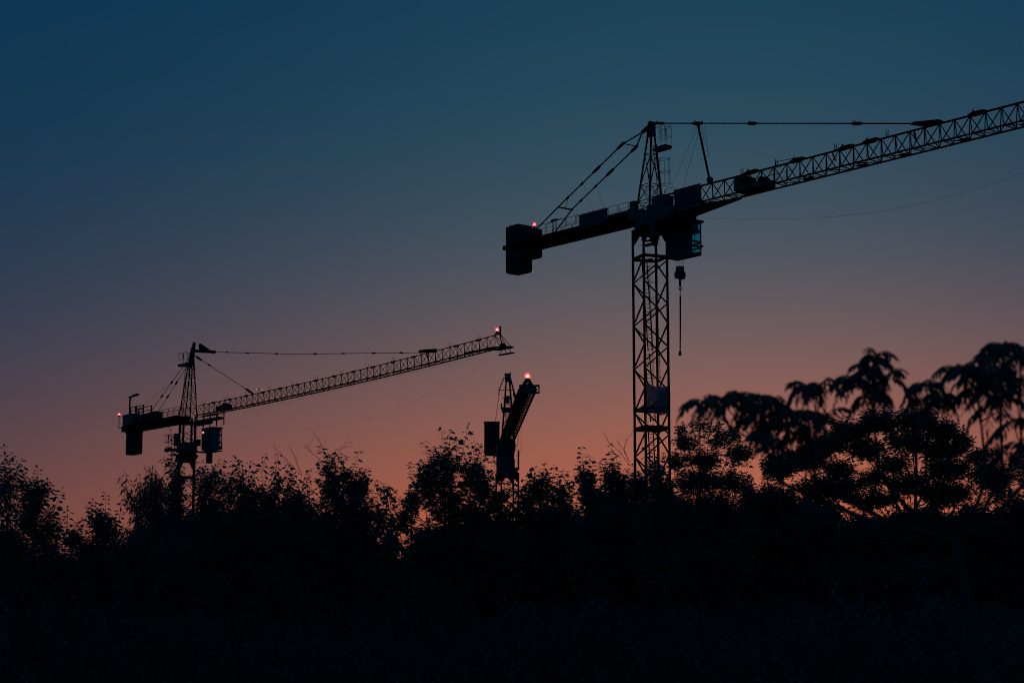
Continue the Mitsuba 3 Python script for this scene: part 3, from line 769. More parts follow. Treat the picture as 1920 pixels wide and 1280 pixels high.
    m = Mesh().bar((-16.75, -0.4, 37.6), (-16.75, -0.4, 42.1), 0.12, 6).beam((-17.0, -0.4, 42.0), (-14.5, -0.4, 42.15), 0.3, 0.16).beam((-15.6, -0.4, 42.1), (-14.3, -0.4, 42.2), 0.5, 0.2).bar((-16.75, -0.4, 41.2), (-16.1, -0.4, 41.95), 0.05, 4)
    put(f"{cj}__floodlight", m, S, fr, label="floodlight on a bent post")
    put(f"{cj}__lamp_post", Mesh().bar((-20.72, 0, 37.6), (-20.75, 0, 39.4), 0.05, 4).bar((-20.7, 0, 37.65), (-18.0, 0, 37.5), 0.09, 4).bar((-20.7, 0, 38.5), (-18.0, 0, 38.3), 0.025, 4).bar((-20.7, 0, 39.4), (-18.0, 0, 39.3), 0.03, 4), S, fr)
    warning_lamp(k, fr, (-20.78, 0, 39.82), 0.23)
    bl = put(f"{k}__ballast", Mesh().beam((-14.0, -0.5, 36.7), (-17.6, -0.5, 36.7), 0.14, 0.4).beam((-14.0, 0.5, 36.7), (-17.6, 0.5, 36.7), 0.14, 0.4), S, fr, label="hanging concrete counterweight")
    for i in range(6):
        a_ = -17.0 + i * 0.42
        put(f"{bl}__slab", slab(a_, a_ + 0.405, -0.72, 0.72, 33.2, 36.9, 0.2, 0.25), "concrete", fr)
    # rear ties
    m = Mesh()
    for s_ in (-1, 1):
        a, b = np.array([0.3, s_ * 0.25, 46.0]), np.array([-10.6, s_ * 0.6, 38.6])
        m.bar(a, b, 0.04)
        coupler(m, a, b, 0.42, 0.7, 0.13)
        coupler(m, a, b, 0.66, 0.7, 0.13)
    m.bar((-4.7, -0.5, 42.7), (-13.8, -0.5, 39.9), 0.015, 4)
    put(f"{k}__rear_tie", m, S, fr, label="pair of tie bars to the rear arm")
    # walkway and posts under the jib root
    m = Mesh().box((2.0, -0.5, 36.25), (9.3, 0.5, 36.55))
    for u in (3.6, 5.4, 7.2, 9.2):
        m.bar((u, 0.5, 35.4), (u, 0.5, 37.3), 0.08, 4).bar((u, -0.5, 35.9), (u, -0.5, 37.3), 0.06, 4)
    m.box((2.0, 0.3, 35.9), (6.0, 0.6, 36.3)).bar((2.0, 0.6, 37.2), (9.3, 0.6, 37.0), 0.06, 4).bar((6.0, -0.5, 36.9), (9.2, -0.5, 36.9), 0.05, 4)
    put(f"{k}__jib_catwalk", m, S, fr)
    # cabin
    cb = cabin(k, fr, 1.75, 4.75, 1.35, 2.95, 32.5, 35.65, "clear_glass", (0.3, 0.64), 0.75, sill=0.5, head=2.6)
    put(f"{cb}__platform", Mesh().box((0.9, 1.2, 32.2), (4.8, 3.05, 32.34)).bar((4.7, 3.0, 32.3), (4.7, 3.0, 33.0), 0.04, 4).box((2.2, 1.9, 30.6), (3.0, 2.5, 32.2)), S, fr)
    put(f"{cb}__indicator_lamp", Mesh().ball((2.2, 1.28, 35.05), 0.10), S, fr, smooth=True, label="tiny red light in the cabin", **bulb((2.5, 0.8, 0.7)))
    m = Mesh()
    for w in (33.4, 34.0, 34.5):
        m.bar((0.6, 1.0, w), (1.8, 1.3, w + 0.05), 0.03, 4)
    put(f"{k}__guard_rail", m, S, fr)
    cable(f"{k}__slack_cable", fr, [(5.0, 0.3, 36.4), (9.36, 0, 35.7), (27.93, 0, 33.16), (46.38, 0, 33.03), (62.96, 0, 35.65), (71.66, 0, 38.18)], 0.007)
    put(f"{k}__trolley_rope", Mesh().bar((14, 0.5, 36.7), (68, 0.5, 38.2), 0.011, 4), "rope_steel", fr)
    return fr


FB = crane_left()


# ---- crane 3: in the middle, its jib pointing at the camera
def crane_middle():
    fr = Frame(-0.45, 187.0, (0.0477, -1.0))
    k = thing("tower_crane", "smaller tower crane in the middle seen end on with its jib pointing towards the viewer", "crane", "tower cranes on the building site")
    holder, c = mast(k, fr, 1.68, math.radians(17), 19.6, 0.15, 2.8, (18.0, 16.6, 18.0, 16.6), ((19.45, 0.2), (13.0, 0.2)), gusset=0.9)
    put(f"{k}__slewing_ring", Mesh().cyl((0, 0, 19.6), 1.0, 0.5, 24), S, fr)
    m = Mesh().box((-1.0, -0.85, 20.0), (1.0, 0.6, 21.9)).prism([(1.0, -1.0, 21.2), (1.0, 0.55, 20.9), (1.0, 0.78, 22.1), (1.0, 0.66, 22.75), (1.0, -0.66, 22.75), (1.0, -1.02, 22.2)], (-1.8, 0, 0)).box((-2.4, -0.75, 22.3), (2.0, 0.6, 22.7)).cyl((0.6, -0.75, 20.6), 0.32, 1.1, 12).cyl((0.5, 0.45, 20.0), 0.25, 0.9, 12)
    put(f"{k}__cabin", Mesh().prism([(0.4, -1.05, 19.2), (1.6, -1.05, 19.35), (1.75, -1.05, 20.4), (1.6, -1.05, 21.25), (0.4, -1.05, 21.25)], (0, 1.25, 0)).box((0.3, -1.1, 21.2), (1.75, 0.25, 21.3)), "cab_panel", fr, label="dark cabin hanging below the jib")
    g = Mesh()
    for w in (20.6, 21.15, 21.7):
        g.bar((-0.8, 1.05, w), (1.1, 1.05, w), 0.025, 4).bar((1.1, 1.05, w), (1.1, 0.5, w), 0.025, 4)
    for u in (-0.8, 0.15, 1.1):
        g.bar((u, 1.05, 20.0), (u, 1.05, 21.7), 0.03, 4)
    g.box((-0.9, 0.5, 19.95), (1.2, 1.1, 20.03))
    put(f"{k}__guard_rail", g, S, fr)
    put(f"{k}__turntable", m, S, fr, label="dark turntable and machinery block")
    hd, cr = a_frame(k, fr, (0, 0.06), (0.55, 0.58), 0.14, 22.7, 28.6, (23.5, 24.25, 25.2, 26.1), 0.075, 0.03, (0, 0.0))
    m = Mesh().box((-0.3, -0.2, 28.3), (0.3, 0.32, 29.05)).bar((0, -0.3, 28.95), (0, 0.36, 28.95), 0.06).bar((0.1, -0.28, 28.6), (0.1, 0.1, 28.6), 0.05).bar((0, 0.3, 28.9), (0, 0.3, 29.2), 0.05, 4).bar((0, -0.15, 28.9), (0, -0.15, 29.15), 0.03, 4)
    put(f"{hd}__apex_plate", m, S, fr)
    pk = put(f"{hd}__basket", Mesh().box((-0.5, -0.5, 25.4), (0.6, 0.6, 25.75)).box((-0.6, -0.6, 25.7), (0.65, -0.5, 26.15)).box((-0.6, 0.55, 25.7), (0.65, 0.66, 26.15)).box((0.1, -0.18, 26.2), (0.35, 0.22, 26.9)), S, fr)
    ladder(f"{hd}__ladder", fr, (0.3, 0.05, 22.8), (0.3, 0.05, 25.4), 0.4, (0, 1, 0), 0.3)
    put(f"{hd}__crossbar", Mesh().bar((0, -0.48, 26.75), (0, 0.45, 26.75), 0.05, 4), S, fr)
    # jib
    top, bot = (lambda u: 23.75), (lambda u: 22.72)
    jb, us = lattice_jib(k, fr, 0.9, 35.0, 1.1, top, bot, 0.66, 0, "W", 0.06, 0.085, 0.035)
    for a in us[:-1]:
        put(f"{jb}__walkway_plank", Mesh().box((a + 0.04, -0.6, 22.70), (a + 1.06, 0.20, 22.76)), S, fr)
    m = Mesh().box((34.9, -0.66, 22.35), (35.3, 0.62, 22.95)).box((35.0, 0.62, 22.9), (35.35, 0.9, 23.03)).box((35.0, 0.80, 22.38), (35.2, 0.9, 22.95)).box((35.0, 0.6, 22.38), (35.2, 0.85, 22.5)).box((34.9, -0.68, 22.93), (35.3, 0.66, 23.03))
    put(f"{jb}__end_frame", m, S, fr, label="boxed end frame of the jib")
    m = Mesh()
    for v in (-0.32, -0.16, 0.05, 0.22, 0.45):
        m.bar((35.1, v, 22.98), (35.1, -0.02 + 0.12 * v, 23.45), 0.04, 4)
    put(f"{jb}__lamp_bracket", m, S, fr)
    warning_lamp(k, fr, (35.1, -0.02, 23.72), 0.24, (60.0, 17.0, 14.0))
    put(f"{k}__indicator_lamp", Mesh().ball((1.4, 0.79, 23.0), 0.05), S, fr, smooth=True, label="tiny red light beside the jib root", **bulb((0.9, 0.05, 0.12)))
    # ties
    m = Mesh().bar((0.2, 0.28, 28.6), (4.2, 0.72, 25.7), 0.075).bar((4.2, 0.72, 25.7), (12.0, 0.1, 23.8), 0.05)
    coupler(m, (0.2, 0.28, 28.6), (4.2, 0.72, 25.7), 0.75, 0.9, 0.13)
    put(f"{k}__jib_tie", m, S, fr)
    put(f"{k}__spreader", Mesh().bar((-1.5, -0.72, 27.72), (-1.5, 0.7, 27.72), 0.045, 4), S, fr)
    m = Mesh()
    for s_ in (-1, 1):
        m.bar((0, -0.1 + 0.2 * s_, 28.7), (-1.5, s_ * 0.70, 27.75), 0.05, 4).tube([(-1.5, s_ * 0.70, 27.75), (-2.2, s_ * 0.70, 27.35), (-2.3, s_ * 0.7, 27.3), (-11.5, s_ * 0.85 - 0.2, 22.9)], [0.07, 0.07, 0.03, 0.03], 4)
    put(f"{k}__rear_tie", m, S, fr)
    put(f"{k}__stay_wire", Mesh().bar((-0.6, 0.85, 27.0), (-0.6, 0.9, 24.5), 0.02, 4).bar((2.0, 0.95, 23.0), (1.5, 0.9, 21.9), 0.02, 4).tube([(16, 0.5, 22.7), (8, 0.95, 22.1), (2, 1.1, 21.4), (0.9, 1.05, 20.9)], 0.013, 4), "rope_steel", fr)
    # rear arm with its standing counterweight
    m = Mesh()
    for s_ in (-0.75, 0.6):
        m.beam((-1.0, s_, 22.5), (-12.6, s_, 22.6), 0.16, 0.45)
    for u in np.arange(-2, -12, -1.5):
        m.beam((u, -0.75, 22.5), (u, 0.6, 22.5), 0.1, 0.25)
    put(f"{k}__rear_arm", m, S, fr)
    bl = put(f"{k}__ballast", Mesh().box((-12.9, -1.79, 25.86), (-11.9, -0.19, 25.96)), S, fr, label="tall counterweight box behind the mast")
    put(f"{bl}__hanger", Mesh().beam((-12.2, -1.7, 22.6), (-12.2, -0.1, 22.6), 0.2, 0.2), S, fr)
    for w0, w1 in ((22.72, 24.19), (24.23, 25.86)):
        put(f"{bl}__slab", Mesh().box((-12.9, -1.75, w0), (-11.95, -0.22, w1)), "concrete", fr)
    return fr


FC = crane_middle()


# ------------------------------------------------------------------ small aircraft far away over the left crane's jib
def aircraft():
    c = at(486.5, 730.2, 6000)
    k = thing("aircraft", "tiny distant aircraft with two white lights just above the left crane's jib", "aircraft")
    d = -c / np.linalg.norm(c)
    fr = Frame(c[0], c[1], (d[0] + 0.25, d[1]))
    lift = np.array([0, 0, c[2]])
    m = Mesh()
    m.tube(np.array([(-10, 0, 0.6), (-7, 0, 0.2), (0, 0, 0), (5, 0, 0), (7.5, 0, -0.2), (8.5, 0, -0.4)]) + lift, [0.3, 0.9, 1.15, 1.15, 0.8, 0.15], 10)
    put(f"{k}__fuselage", m, "aircraft_paint", fr, smooth=40)
    for s in (-1, 1):
        w = [(1.8, 0, -0.5), (-1.6, 0, -0.5), (-2.6, s * 8.0, 0.55), (-1.4, s * 8.0, 0.55)]
        put(f"{k}__wing", Mesh().prism(np.array(w) + lift, (0, 0, 0.35)), "aircraft_paint", fr)
        put(f"{k}__engine", Mesh().tube(np.array([(-5.5, s * 2.0, 0.7), (-2.5, s * 2.0, 0.7)]) + lift, 0.65, 10), "aircraft_paint", fr)
        put(f"{k}__tailplane", Mesh().prism(np.array([(-8, 0, 3.6), (-9.8, 0, 3.6), (-10.4, s * 3.2, 3.6), (-9.4, s * 3.2, 3.6)]) + lift, (0, 0, 0.15)), "aircraft_paint", fr)
        put(f"{k}__landing_light", Mesh().ball(np.array([-1.6, s * 8.3, 0.6]) + lift, 0.85, 8), S, fr, smooth=True, **bulb(WHITE_HOT))
    put(f"{k}__tail_fin", Mesh().prism(np.array([(-6.5, -0.1, 0.8), (-9.6, -0.1, 0.8), (-10.2, -0.1, 3.9), (-8.6, -0.1, 3.9)]) + lift, (0, 0.2, 0)), "aircraft_paint", fr)


aircraft()

# ------------------------------------------------------------------ trees
OVATE = (np.array([(0, 0, 0), (0.30, 0.27, 0.07), (0.68, 0.20, 0.03), (1, 0, -0.12), (0.68, -0.20, 0.03), (0.30, -0.27, 0.07)]), np.array([[0, 1, 2], [0, 2, 3], [0, 3, 4], [0, 4, 5]]))
MAPLE = (np.array([(0, 0, 0), (0.12, 0.42, 0.02), (0.40, 0.17, 0.03), (0.66, 0.46, -0.04), (0.66, 0.14, 0), (1.05, 0, -0.14), (0.66, -0.14, 0), (0.66, -0.46, -0.04), (0.40, -0.17, 0.03), (0.12, -0.42, 0.02)]),
         np.array([[0, 1, 2], [0, 2, 8], [0, 8, 9], [2, 3, 4], [2, 4, 6], [2, 6, 8], [8, 6, 7], [4, 5, 6]]))
LANCE = (np.array([(0, 0, 0), (0.35, 0.13, 0.03), (0.7, 0.10, 0), (1, 0, -0.08), (0.7, -0.10, 0), (0.35, -0.13, 0.03)]), OVATE[1])


def unit(a):
    return a / (np.linalg.norm(a, axis=-1, keepdims=True) + 1e-12)


def leaves(P, A, N, L, tpl):
    """One leaf per row: base P, axis A, upper side N, length L."""
    A = unit(A)
    Sd = unit(np.cross(N, A))
    N = np.cross(A, Sd)
    t, f = tpl
    v = P[:, None] + L[:, None, None] * (t[None, :, :1] * A[:, None] + t[None, :, 1:2] * Sd[:, None] + t[None, :, 2:] * N[:, None])
    n = len(t)
    F = f[None] + (np.arange(len(P)) * n)[:, None, None]
    return v.reshape(-1, 3), F.reshape(-1, 3)


def sticks(P, Q, r0, r1):
    """Thin three-sided twigs from P to Q."""
    d = unit(Q - P)
    a = unit(np.cross(d, np.array([0.3, 0.9, 0.31])))
    b = np.cross(d, a)
    ang = np.arange(3) * 2 * np.pi / 3
    ring = np.cos(ang)[None, :, None] * a[:, None] + np.sin(ang)[None, :, None] * b[:, None]
    v = np.concatenate([P[:, None] + ring * np.reshape(r0, (-1, 1, 1)), Q[:, None] + ring * np.reshape(r1, (-1, 1, 1))], 1)
    f = np.array([[0, 1, 4], [0, 4, 3], [1, 2, 5], [1, 5, 4], [2, 0, 3], [2, 3, 5]])
    return v.reshape(-1, 3), (f[None] + (np.arange(len(P)) * 6)[:, None, None]).reshape(-1, 3)


def shoots(rng, P, Q, step, size, tpl, droop, flat, m_leaf, m_twig, bend=0.0, taper=0.28):
    """Leafy shoots from P to Q: leaf pairs every step, each pair turned a quarter from the last."""
    n = len(P)
    L = np.linalg.norm(Q - P, axis=1)
    k = max(2, int(round(float(L.mean()) / step)))
    t = (np.arange(k) + 0.6) / k
    t = np.clip(t[None] + rng.uniform(-0.3, 0.3, (n, k)) / k, 0.02, 1.0)
    D = unit(Q - P)
    pts = P[:, None] + (Q - P)[:, None] * t[..., None]
    a = unit(np.cross(D, np.array([0.2, 0.9, 0.4])))
    b = np.cross(D, a)
    ph = rng.uniform(0, 2 * np.pi, (n, 1)) + np.arange(k)[None] * (np.pi / 2) + rng.normal(0, 0.35, (n, k))
    Ps, As, Ns, Ls = [], [], [], []
    for s in (0, np.pi):
        side = np.cos(ph + s)[..., None] * a[:, None] + np.sin(ph + s)[..., None] * b[:, None]
        ax = side + D[:, None] * 0.25
        ax = ax * np.array([1, 1, 1 - flat]) + np.array([0, 0, -1.0]) * (droop + rng.normal(0, 0.18, (n, k)))[..., None]
        sz = size * (1 - taper * t) * rng.uniform(0.7, 1.25, (n, k))
        Ps.append((pts + side * sz[..., None] * 0.25).reshape(-1, 3))
        As.append(ax.reshape(-1, 3))
        Ns.append((np.array([0, 0, 1.0]) + rng.normal(0, 0.45, (n, k, 3))).reshape(-1, 3))
        Ls.append(sz.ravel())
    tip = np.array([0, 0, -droop * 0.5])
    Ps.append(Q)
    As.append(unit(rng.normal(0, 1, (n, 3)) * np.array([1, 1, 0.3])) + D * 0.5 + tip)
    Ns.append(np.array([0, 0, 1.0]) + rng.normal(0, 0.3, (n, 3)))
    Ls.append(np.full(n, size * 0.6))
    m_leaf.add(*leaves(np.concatenate(Ps), np.concatenate(As), np.concatenate(Ns), np.concatenate(Ls), tpl))
    m_twig.add(*sticks(P, Q, np.full(n, 0.010), np.full(n, 0.004)))


def tree(key, label, cat, D, lobes, leaders, base_px, seed, n=300, size=0.125, tpl=OVATE, droop=0.25, flat=0.75, step=0.10, lean=0.9, length=(0.25, 0.6), group=None, bare=(), ground=None, thick=0.09, depth=1.0, dense=1.05):
    """lobes: (x, y, rx, ry) of the crown's masses and leaders: (x0, y0, x1, y1) of its leading shoots, measured off the photograph at distance D."""
    rng = np.random.default_rng(seed)
    size = size * 1.45
    n = int(n * dense)
    k = thing(key, label, cat, group)
    s = D / FPX
    C = np.array([at(a, b, D + 0.0) for a, b, _, _ in lobes])
    R = np.array([(rx * s, max(rx, ry) * s * depth, ry * s) for _, _, rx, ry in lobes])
    C[:, 1] += rng.uniform(-0.7, 0.7, len(C)) * depth
    w = R[:, 0] * R[:, 2]
    which = rng.choice(len(C), n, p=w / w.sum())
    q = unit(rng.normal(size=(n, 3))) * rng.uniform(0.15, 1, (n, 1)) ** 0.45
    Q = C[which] + q * R[which]
    dirs = unit(np.array([0, 0, 1.0]) + lean * q + rng.normal(0, 0.28, (n, 3)))
    P = Q - dirs * rng.uniform(*length, (n, 1))
    m_leaf, m_twig = Mesh(), Mesh()
    shoots(rng, P, Q, step, size, tpl, droop, flat, m_leaf, m_twig)
    if leaders:
        lp = np.array([at(a, b, D) for a, b, _, _ in leaders])
        lq = np.array([at(a, b, D) for _, _, a, b in leaders])
        off = rng.uniform(-0.5, 0.5, (len(lp), 1)) * np.array([[0, 1.0, 0]])
        shoots(rng, lp + off, lq + off, step * 0.85, size * 1.12, tpl, droop, flat, m_leaf, m_twig, taper=0.3)
    # trunk and limbs
    z0 = bank_height(np.array([0.0]), np.array([D]))[0] if ground is None else ground
    foot = np.array([at(base_px, 900, D)[0], D, float(bank_height(np.array([(base_px - CXP) * s]), np.array([float(D)]))[0]) - 0.1])
    top = C[np.argmax(C[:, 2])] - [0, 0, 0.1]
    mid = (foot * 0.45 + top * 0.55) + rng.normal(0, 0.12, 3) * [1, 1, 0]
    fork = foot * 0.7 + mid * 0.3 + rng.normal(0, 0.05, 3) * [1, 1, 0]
    wood = Mesh().tube([foot, fork, mid, top], [thick, thick * 0.8, thick * 0.5, 0.015], 7)
    put(f"{k}__trunk", wood, "bark", smooth=True)
    limbs = Mesh()
    for c in C:
        h = float(np.clip((c[2] - fork[2]) / max(top[2] - fork[2], 0.1) - rng.uniform(0.25, 0.5), 0.02, 0.9))
        b = fork + (mid - fork) * min(1.0, h * 2) if h < 0.5 else mid + (top - mid) * (h - 0.5) * 2
        e1 = b * 0.65 + c * 0.35 + rng.normal(0, 0.10, 3) + [0, 0, 0.10]
        e2 = b * 0.3 + c * 0.7 + rng.normal(0, 0.10, 3) + [0, 0, 0.10]
        limbs.tube([b, e1, e2, c], [thick * 0.3, thick * 0.2, thick * 0.12, 0.006], 5)
        for _ in range(3):
            w = unit(unit(c - b) + rng.normal(0, 0.6, 3))
            limbs.tube([e1, e1 + w * 0.3, e1 + w * 0.55 + [0, 0, 0.1]], [0.012, 0.009, 0.005], 4).tube([e2, e2 + w * 0.25, e2 + w * 0.5 + [0, 0, 0.1]], [0.010, 0.007, 0.004], 4)
    near = C[np.argmin(((P[:, None] - C[None]) ** 2).sum(-1), axis=1)]
    limbs.add(*sticks(near + rng.normal(0, 0.08, P.shape), P, np.full(n, 0.009), np.full(n, 0.006)))
    put(f"{k}__limbs", limbs, "bark")
    put(f"{k}__twigs", m_twig, "bark", kind="stuff")
    put(f"{k}__crown", m_leaf, "leaf", kind="stuff")
    for line in bare:
        m = Mesh()
        pts = [at(a, b, D) for a, b in line]
        m.tube(pts, np.linspace(0.011, 0.004, len(pts)), 4)
        for i in range(1, len(pts)):
            for _ in range(2):
                d = unit(unit(pts[i] - pts[i - 1]) + rng.normal(0, 0.5, 3) * [1, 0.6, 1])
                m.tube([pts[i], pts[i] + d * 0.14, pts[i] + d * 0.26 + [0.0, 0, 0.05]], [0.005, 0.004, 0.003], 4)
        put(f"{k}__bare_twig", m, "bark")
    return k


ROW = "broadleaf trees in the row below the cranes"
D0 = 55.0
tree("maple_tree", "leafy maple cut off by the left edge of the picture", "tree", D0, [(-15, 925, 62, 55), (22, 905, 34, 48), (20, 1000, 70, 60), (-30, 1080, 80, 70), (60, 1090, 50, 60)], [(14, 905, 12, 838), (30, 905, 42, 864), (0, 890, 22, 850)], 0, 11, 330, group=ROW)
tree("maple_tree", "pointed maple second from the left edge beside the gap in the tree line", "tree", D0 - 1.5, [(75, 925, 28, 38), (80, 985, 36, 48), (95, 1060, 45, 60), (60, 960, 18, 40)], [(73, 930, 73, 877), (60, 930, 52, 888), (95, 960, 112, 915), (84, 930, 88, 900)], 78, 12, 260, group=ROW)
tree("young_tree", "lowest bushy young tree in the gap on the left", "tree", D0 + 2, [(130, 995, 18, 28), (150, 1010, 24, 24), (135, 1080, 34, 60)], [(132, 990, 133, 955), (150, 1000, 152, 968)], 135, 13, 150, group=ROW)
tree("young_tree", "young tree with one slender layered top left of the drooping ash", "tree", D0 + 1, [(178, 970, 22, 24), (205, 985, 26, 26), (185, 1040, 45, 60)], [(195, 985, 195, 924), (170, 970, 166, 942), (180, 970, 182, 940), (215, 985, 222, 940)], 185, 14, 200, group=ROW)
tree("ash_tree", "ash with drooping compound leaves below the left crane's counterweight", "tree", D0 - 2, [(262, 930, 40, 34), (290, 905, 30, 34), (300, 960, 45, 45), (270, 1030, 70, 70)], [(255, 925, 240, 888), (285, 905, 288, 872), (262, 920, 256, 884), (292, 905, 275, 874), (235, 925, 228, 895)], 275, 15, 330, dense=1.5, size=0.125, tpl=LANCE, droop=1.0, flat=0.5, group=ROW)
tree("sapling", "slender pointed sapling in front of the left crane's mast", "tree", D0 - 4, [(330, 905, 16, 42), (333, 960, 24, 40), (335, 1040, 40, 60)], [(332, 915, 325, 812), (328, 880, 325, 808), (330, 900, 318, 838), (334, 905, 340, 858), (330, 890, 312, 862)], 333, 16, 260, size=0.105, tpl=OVATE, droop=0.35, flat=0.6, group=ROW)
tree("broad_tree", "broad dense tree right of the left crane's mast with curled upright shoots", "tree", D0, [(388, 890, 24, 28), (395, 920, 48, 42), (455, 918, 55, 46), (520, 918, 52, 45), (565, 930, 36, 36), (420, 1000, 90, 60), (530, 1000, 80, 60), (470, 1090, 130, 70)], [(372, 900, 374, 862), (405, 890, 412, 858), (432, 890, 438, 852), (468, 900, 472, 868), (492, 890, 500, 853), (512, 890, 518, 849), (540, 905, 545, 872), (570, 910, 577, 878), (452, 890, 450, 862)], 470, 17, 760, size=0.12, tpl=OVATE, droop=0.45, flat=0.4, group=ROW,
     bare=[[(562, 890), (548, 872), (535, 860), (520, 846)], [(566, 892), (556, 866), (550, 850)]])
tree("maple_tree", "layered maple left of the sky gap with fine bare twigs above it", "tree", D0 - 1, [(625, 890, 34, 34), (665, 905, 34, 34), (640, 940, 60, 40), (690, 955, 32, 34), (640, 1020, 85, 70), (690, 1050, 40, 70)], [(622, 890, 604, 842), (632, 885, 634, 838), (620, 880, 618, 852), (662, 890, 676, 850), (680, 915, 692, 880), (695, 940, 706, 902), (608, 890, 598, 862), (645, 880, 646, 856)], 650, 18, 520, size=0.13, tpl=MAPLE, droop=0.18, flat=0.85, group=ROW,
     bare=[[(612, 856), (603, 838), (597, 824)], [(600, 862), (584, 848), (578, 838)], [(636, 845), (644, 838), (647, 830)]])
tree("sapling", "thin bending sapling with a tufted head in the sky gap", "tree", D0 - 3, [(726, 911, 6, 6), (712, 965, 10, 26), (735, 1010, 20, 22)], [(733, 985, 729, 915), (714, 975, 722, 915)], 730, 19, 60, size=0.13, tpl=OVATE, droop=0.8, flat=0.3, thick=0.02, group=ROW)
tree("maple_tree", "tall open maple left of the middle crane", "tree", D0, [(835, 875, 32, 40), (880, 880, 36, 36), (805, 895, 28, 40), (775, 925, 22, 28), (845, 935, 60, 40), (905, 905, 28, 36), (760, 965, 40, 30), (840, 1020, 100, 60), (900, 960, 40, 40), (932, 925, 22, 34), (955, 960, 26, 34)], [(838, 870, 826, 800), (842, 865, 841, 803), (865, 860, 877, 796), (806, 880, 796, 830), (795, 895, 788, 862), (778, 915, 769, 868), (885, 870, 890, 826), (900, 880, 906, 838), (930, 905, 926, 858), (945, 925, 946, 882), (958, 940, 962, 890), (855, 860, 856, 822), (815, 870, 812, 838), (750, 950, 742, 918)], 842, 20, 620, size=0.13, tpl=MAPLE, droop=0.2, flat=0.85, group=ROW)
tree("maple_tree", "low layered maple right of the middle crane's mast", "tree", D0 + 1, [(1012, 905, 32, 26), (1052, 915, 36, 26), (985, 930, 26, 26), (1020, 960, 65, 32), (1020, 1050, 80, 70)], [(1015, 905, 1022, 866), (1035, 905, 1040, 876), (1055, 905, 1060, 884), (1000, 905, 1004, 878), (1072, 915, 1082, 893), (985, 920, 982, 900)], 1025, 21, 430, size=0.13, tpl=MAPLE, droop=0.1, flat=0.95, group=ROW)
tree("maple_tree", "narrow pointed maple midway between the middle crane and the right crane's mast", "tree", D0 - 1, [(1098, 892, 16, 26), (1108, 925, 28, 30), (1120, 980, 40, 40), (1110, 1060, 50, 60)], [(1096, 890, 1090, 838), (1105, 895, 1106, 856), (1115, 905, 1123, 868), (1092, 890, 1088, 862)], 1108, 22, 300, size=0.125, tpl=MAPLE, droop=0.12, flat=0.9, group=ROW)
tree("maple_tree", "maple with bare twigs just left of the right crane's mast", "tree", D0, [(1148, 885, 20, 26), (1165, 905, 30, 30), (1195, 905, 28, 30), (1160, 980, 50, 45), (1170, 1060, 60, 60)], [(1147, 885, 1145, 836), (1152, 890, 1158, 852), (1140, 890, 1136, 862), (1180, 895, 1186, 868)], 1165, 23, 360, size=0.125, tpl=MAPLE, droop=0.12, flat=0.9, group=ROW,
     bare=[[(1180, 872), (1165, 850), (1152, 838), (1140, 826)], [(1180, 866), (1170, 842), (1176, 826), (1180, 816)], [(1176, 856), (1163, 834)]])
tree("young_tree", "young tree growing in front of the foot of the right crane's mast", "tree", D0 - 2, [(1225, 895, 26, 36), (1250, 915, 26, 30), (1228, 985, 55, 50), (1235, 1070, 60, 60)], [(1216, 880, 1212, 832), (1222, 885, 1226, 845), (1246, 890, 1250, 848), (1232, 880, 1236, 858)], 1230, 24, 330, size=0.12, tpl=OVATE, droop=0.2, flat=0.85, group=ROW)
tree("locust_tree", "tree with flat airy leaf layers right of the right crane's mast", "tree", D0 + 1, [(1275, 803, 22, 8), (1308, 797, 24, 8), (1340, 799, 18, 7), (1288, 824, 30, 11), (1340, 820, 26, 11), (1372, 808, 22, 9), (1270, 850, 26, 15), (1322, 850, 40, 18), (1378, 845, 34, 20), (1300, 895, 55, 24), (1375, 895, 50, 24), (1330, 960, 90, 50), (1330, 1050, 90, 60)], [], 1325, 25, 1150, size=0.105, tpl=OVATE, droop=0.1, flat=0.8, lean=0.9, length=(0.2, 0.5), step=0.07, group=ROW)
tree("locust_tree", "wide domed tree with fine leaf layers behind the blurred foliage on the right", "tree", D0 + 3, [(1595, 798, 44, 20), (1650, 785, 48, 20), (1712, 783, 50, 20), (1772, 797, 44, 18), (1812, 815, 24, 10), (1560, 822, 40, 18), (1625, 832, 50, 20), (1700, 822, 52, 20), (1770, 835, 50, 18), (1825, 850, 26, 14), (1515, 850, 44, 20), (1460, 868, 44, 22), (1580, 868, 36, 16), (1680, 862, 40, 14), (1770, 872, 50, 20), (1700, 900, 44, 20), (1640, 888, 40, 14), (1590, 905, 40, 16), (1540, 905, 60, 20), (1780, 912, 60, 26), (1840, 885, 40, 22), (1640, 925, 60, 14), (1450, 930, 70, 30), (1480, 1000, 110, 50), (1690, 1000, 130, 50), (1850, 1000, 90, 50), (1650, 1080, 180, 60)], [], 1665, 26, 5000, size=0.115, tpl=OVATE, droop=0.1, flat=0.85, lean=0.9, length=(0.2, 0.5), step=0.07, thick=0.13, group=ROW)
tree("locust_tree", "fine leaved tree cut off by the right edge behind the blurred foliage", "tree", D0 + 2, [(1880, 885, 36, 26), (1925, 870, 40, 36), (1865, 925, 40, 22), (1930, 950, 60, 40), (1920, 1050, 80, 70)], [], 1915, 27, 620, size=0.10, tpl=OVATE, droop=0.1, flat=0.85, lean=0.9, length=(0.2, 0.5), step=0.07, group=ROW)

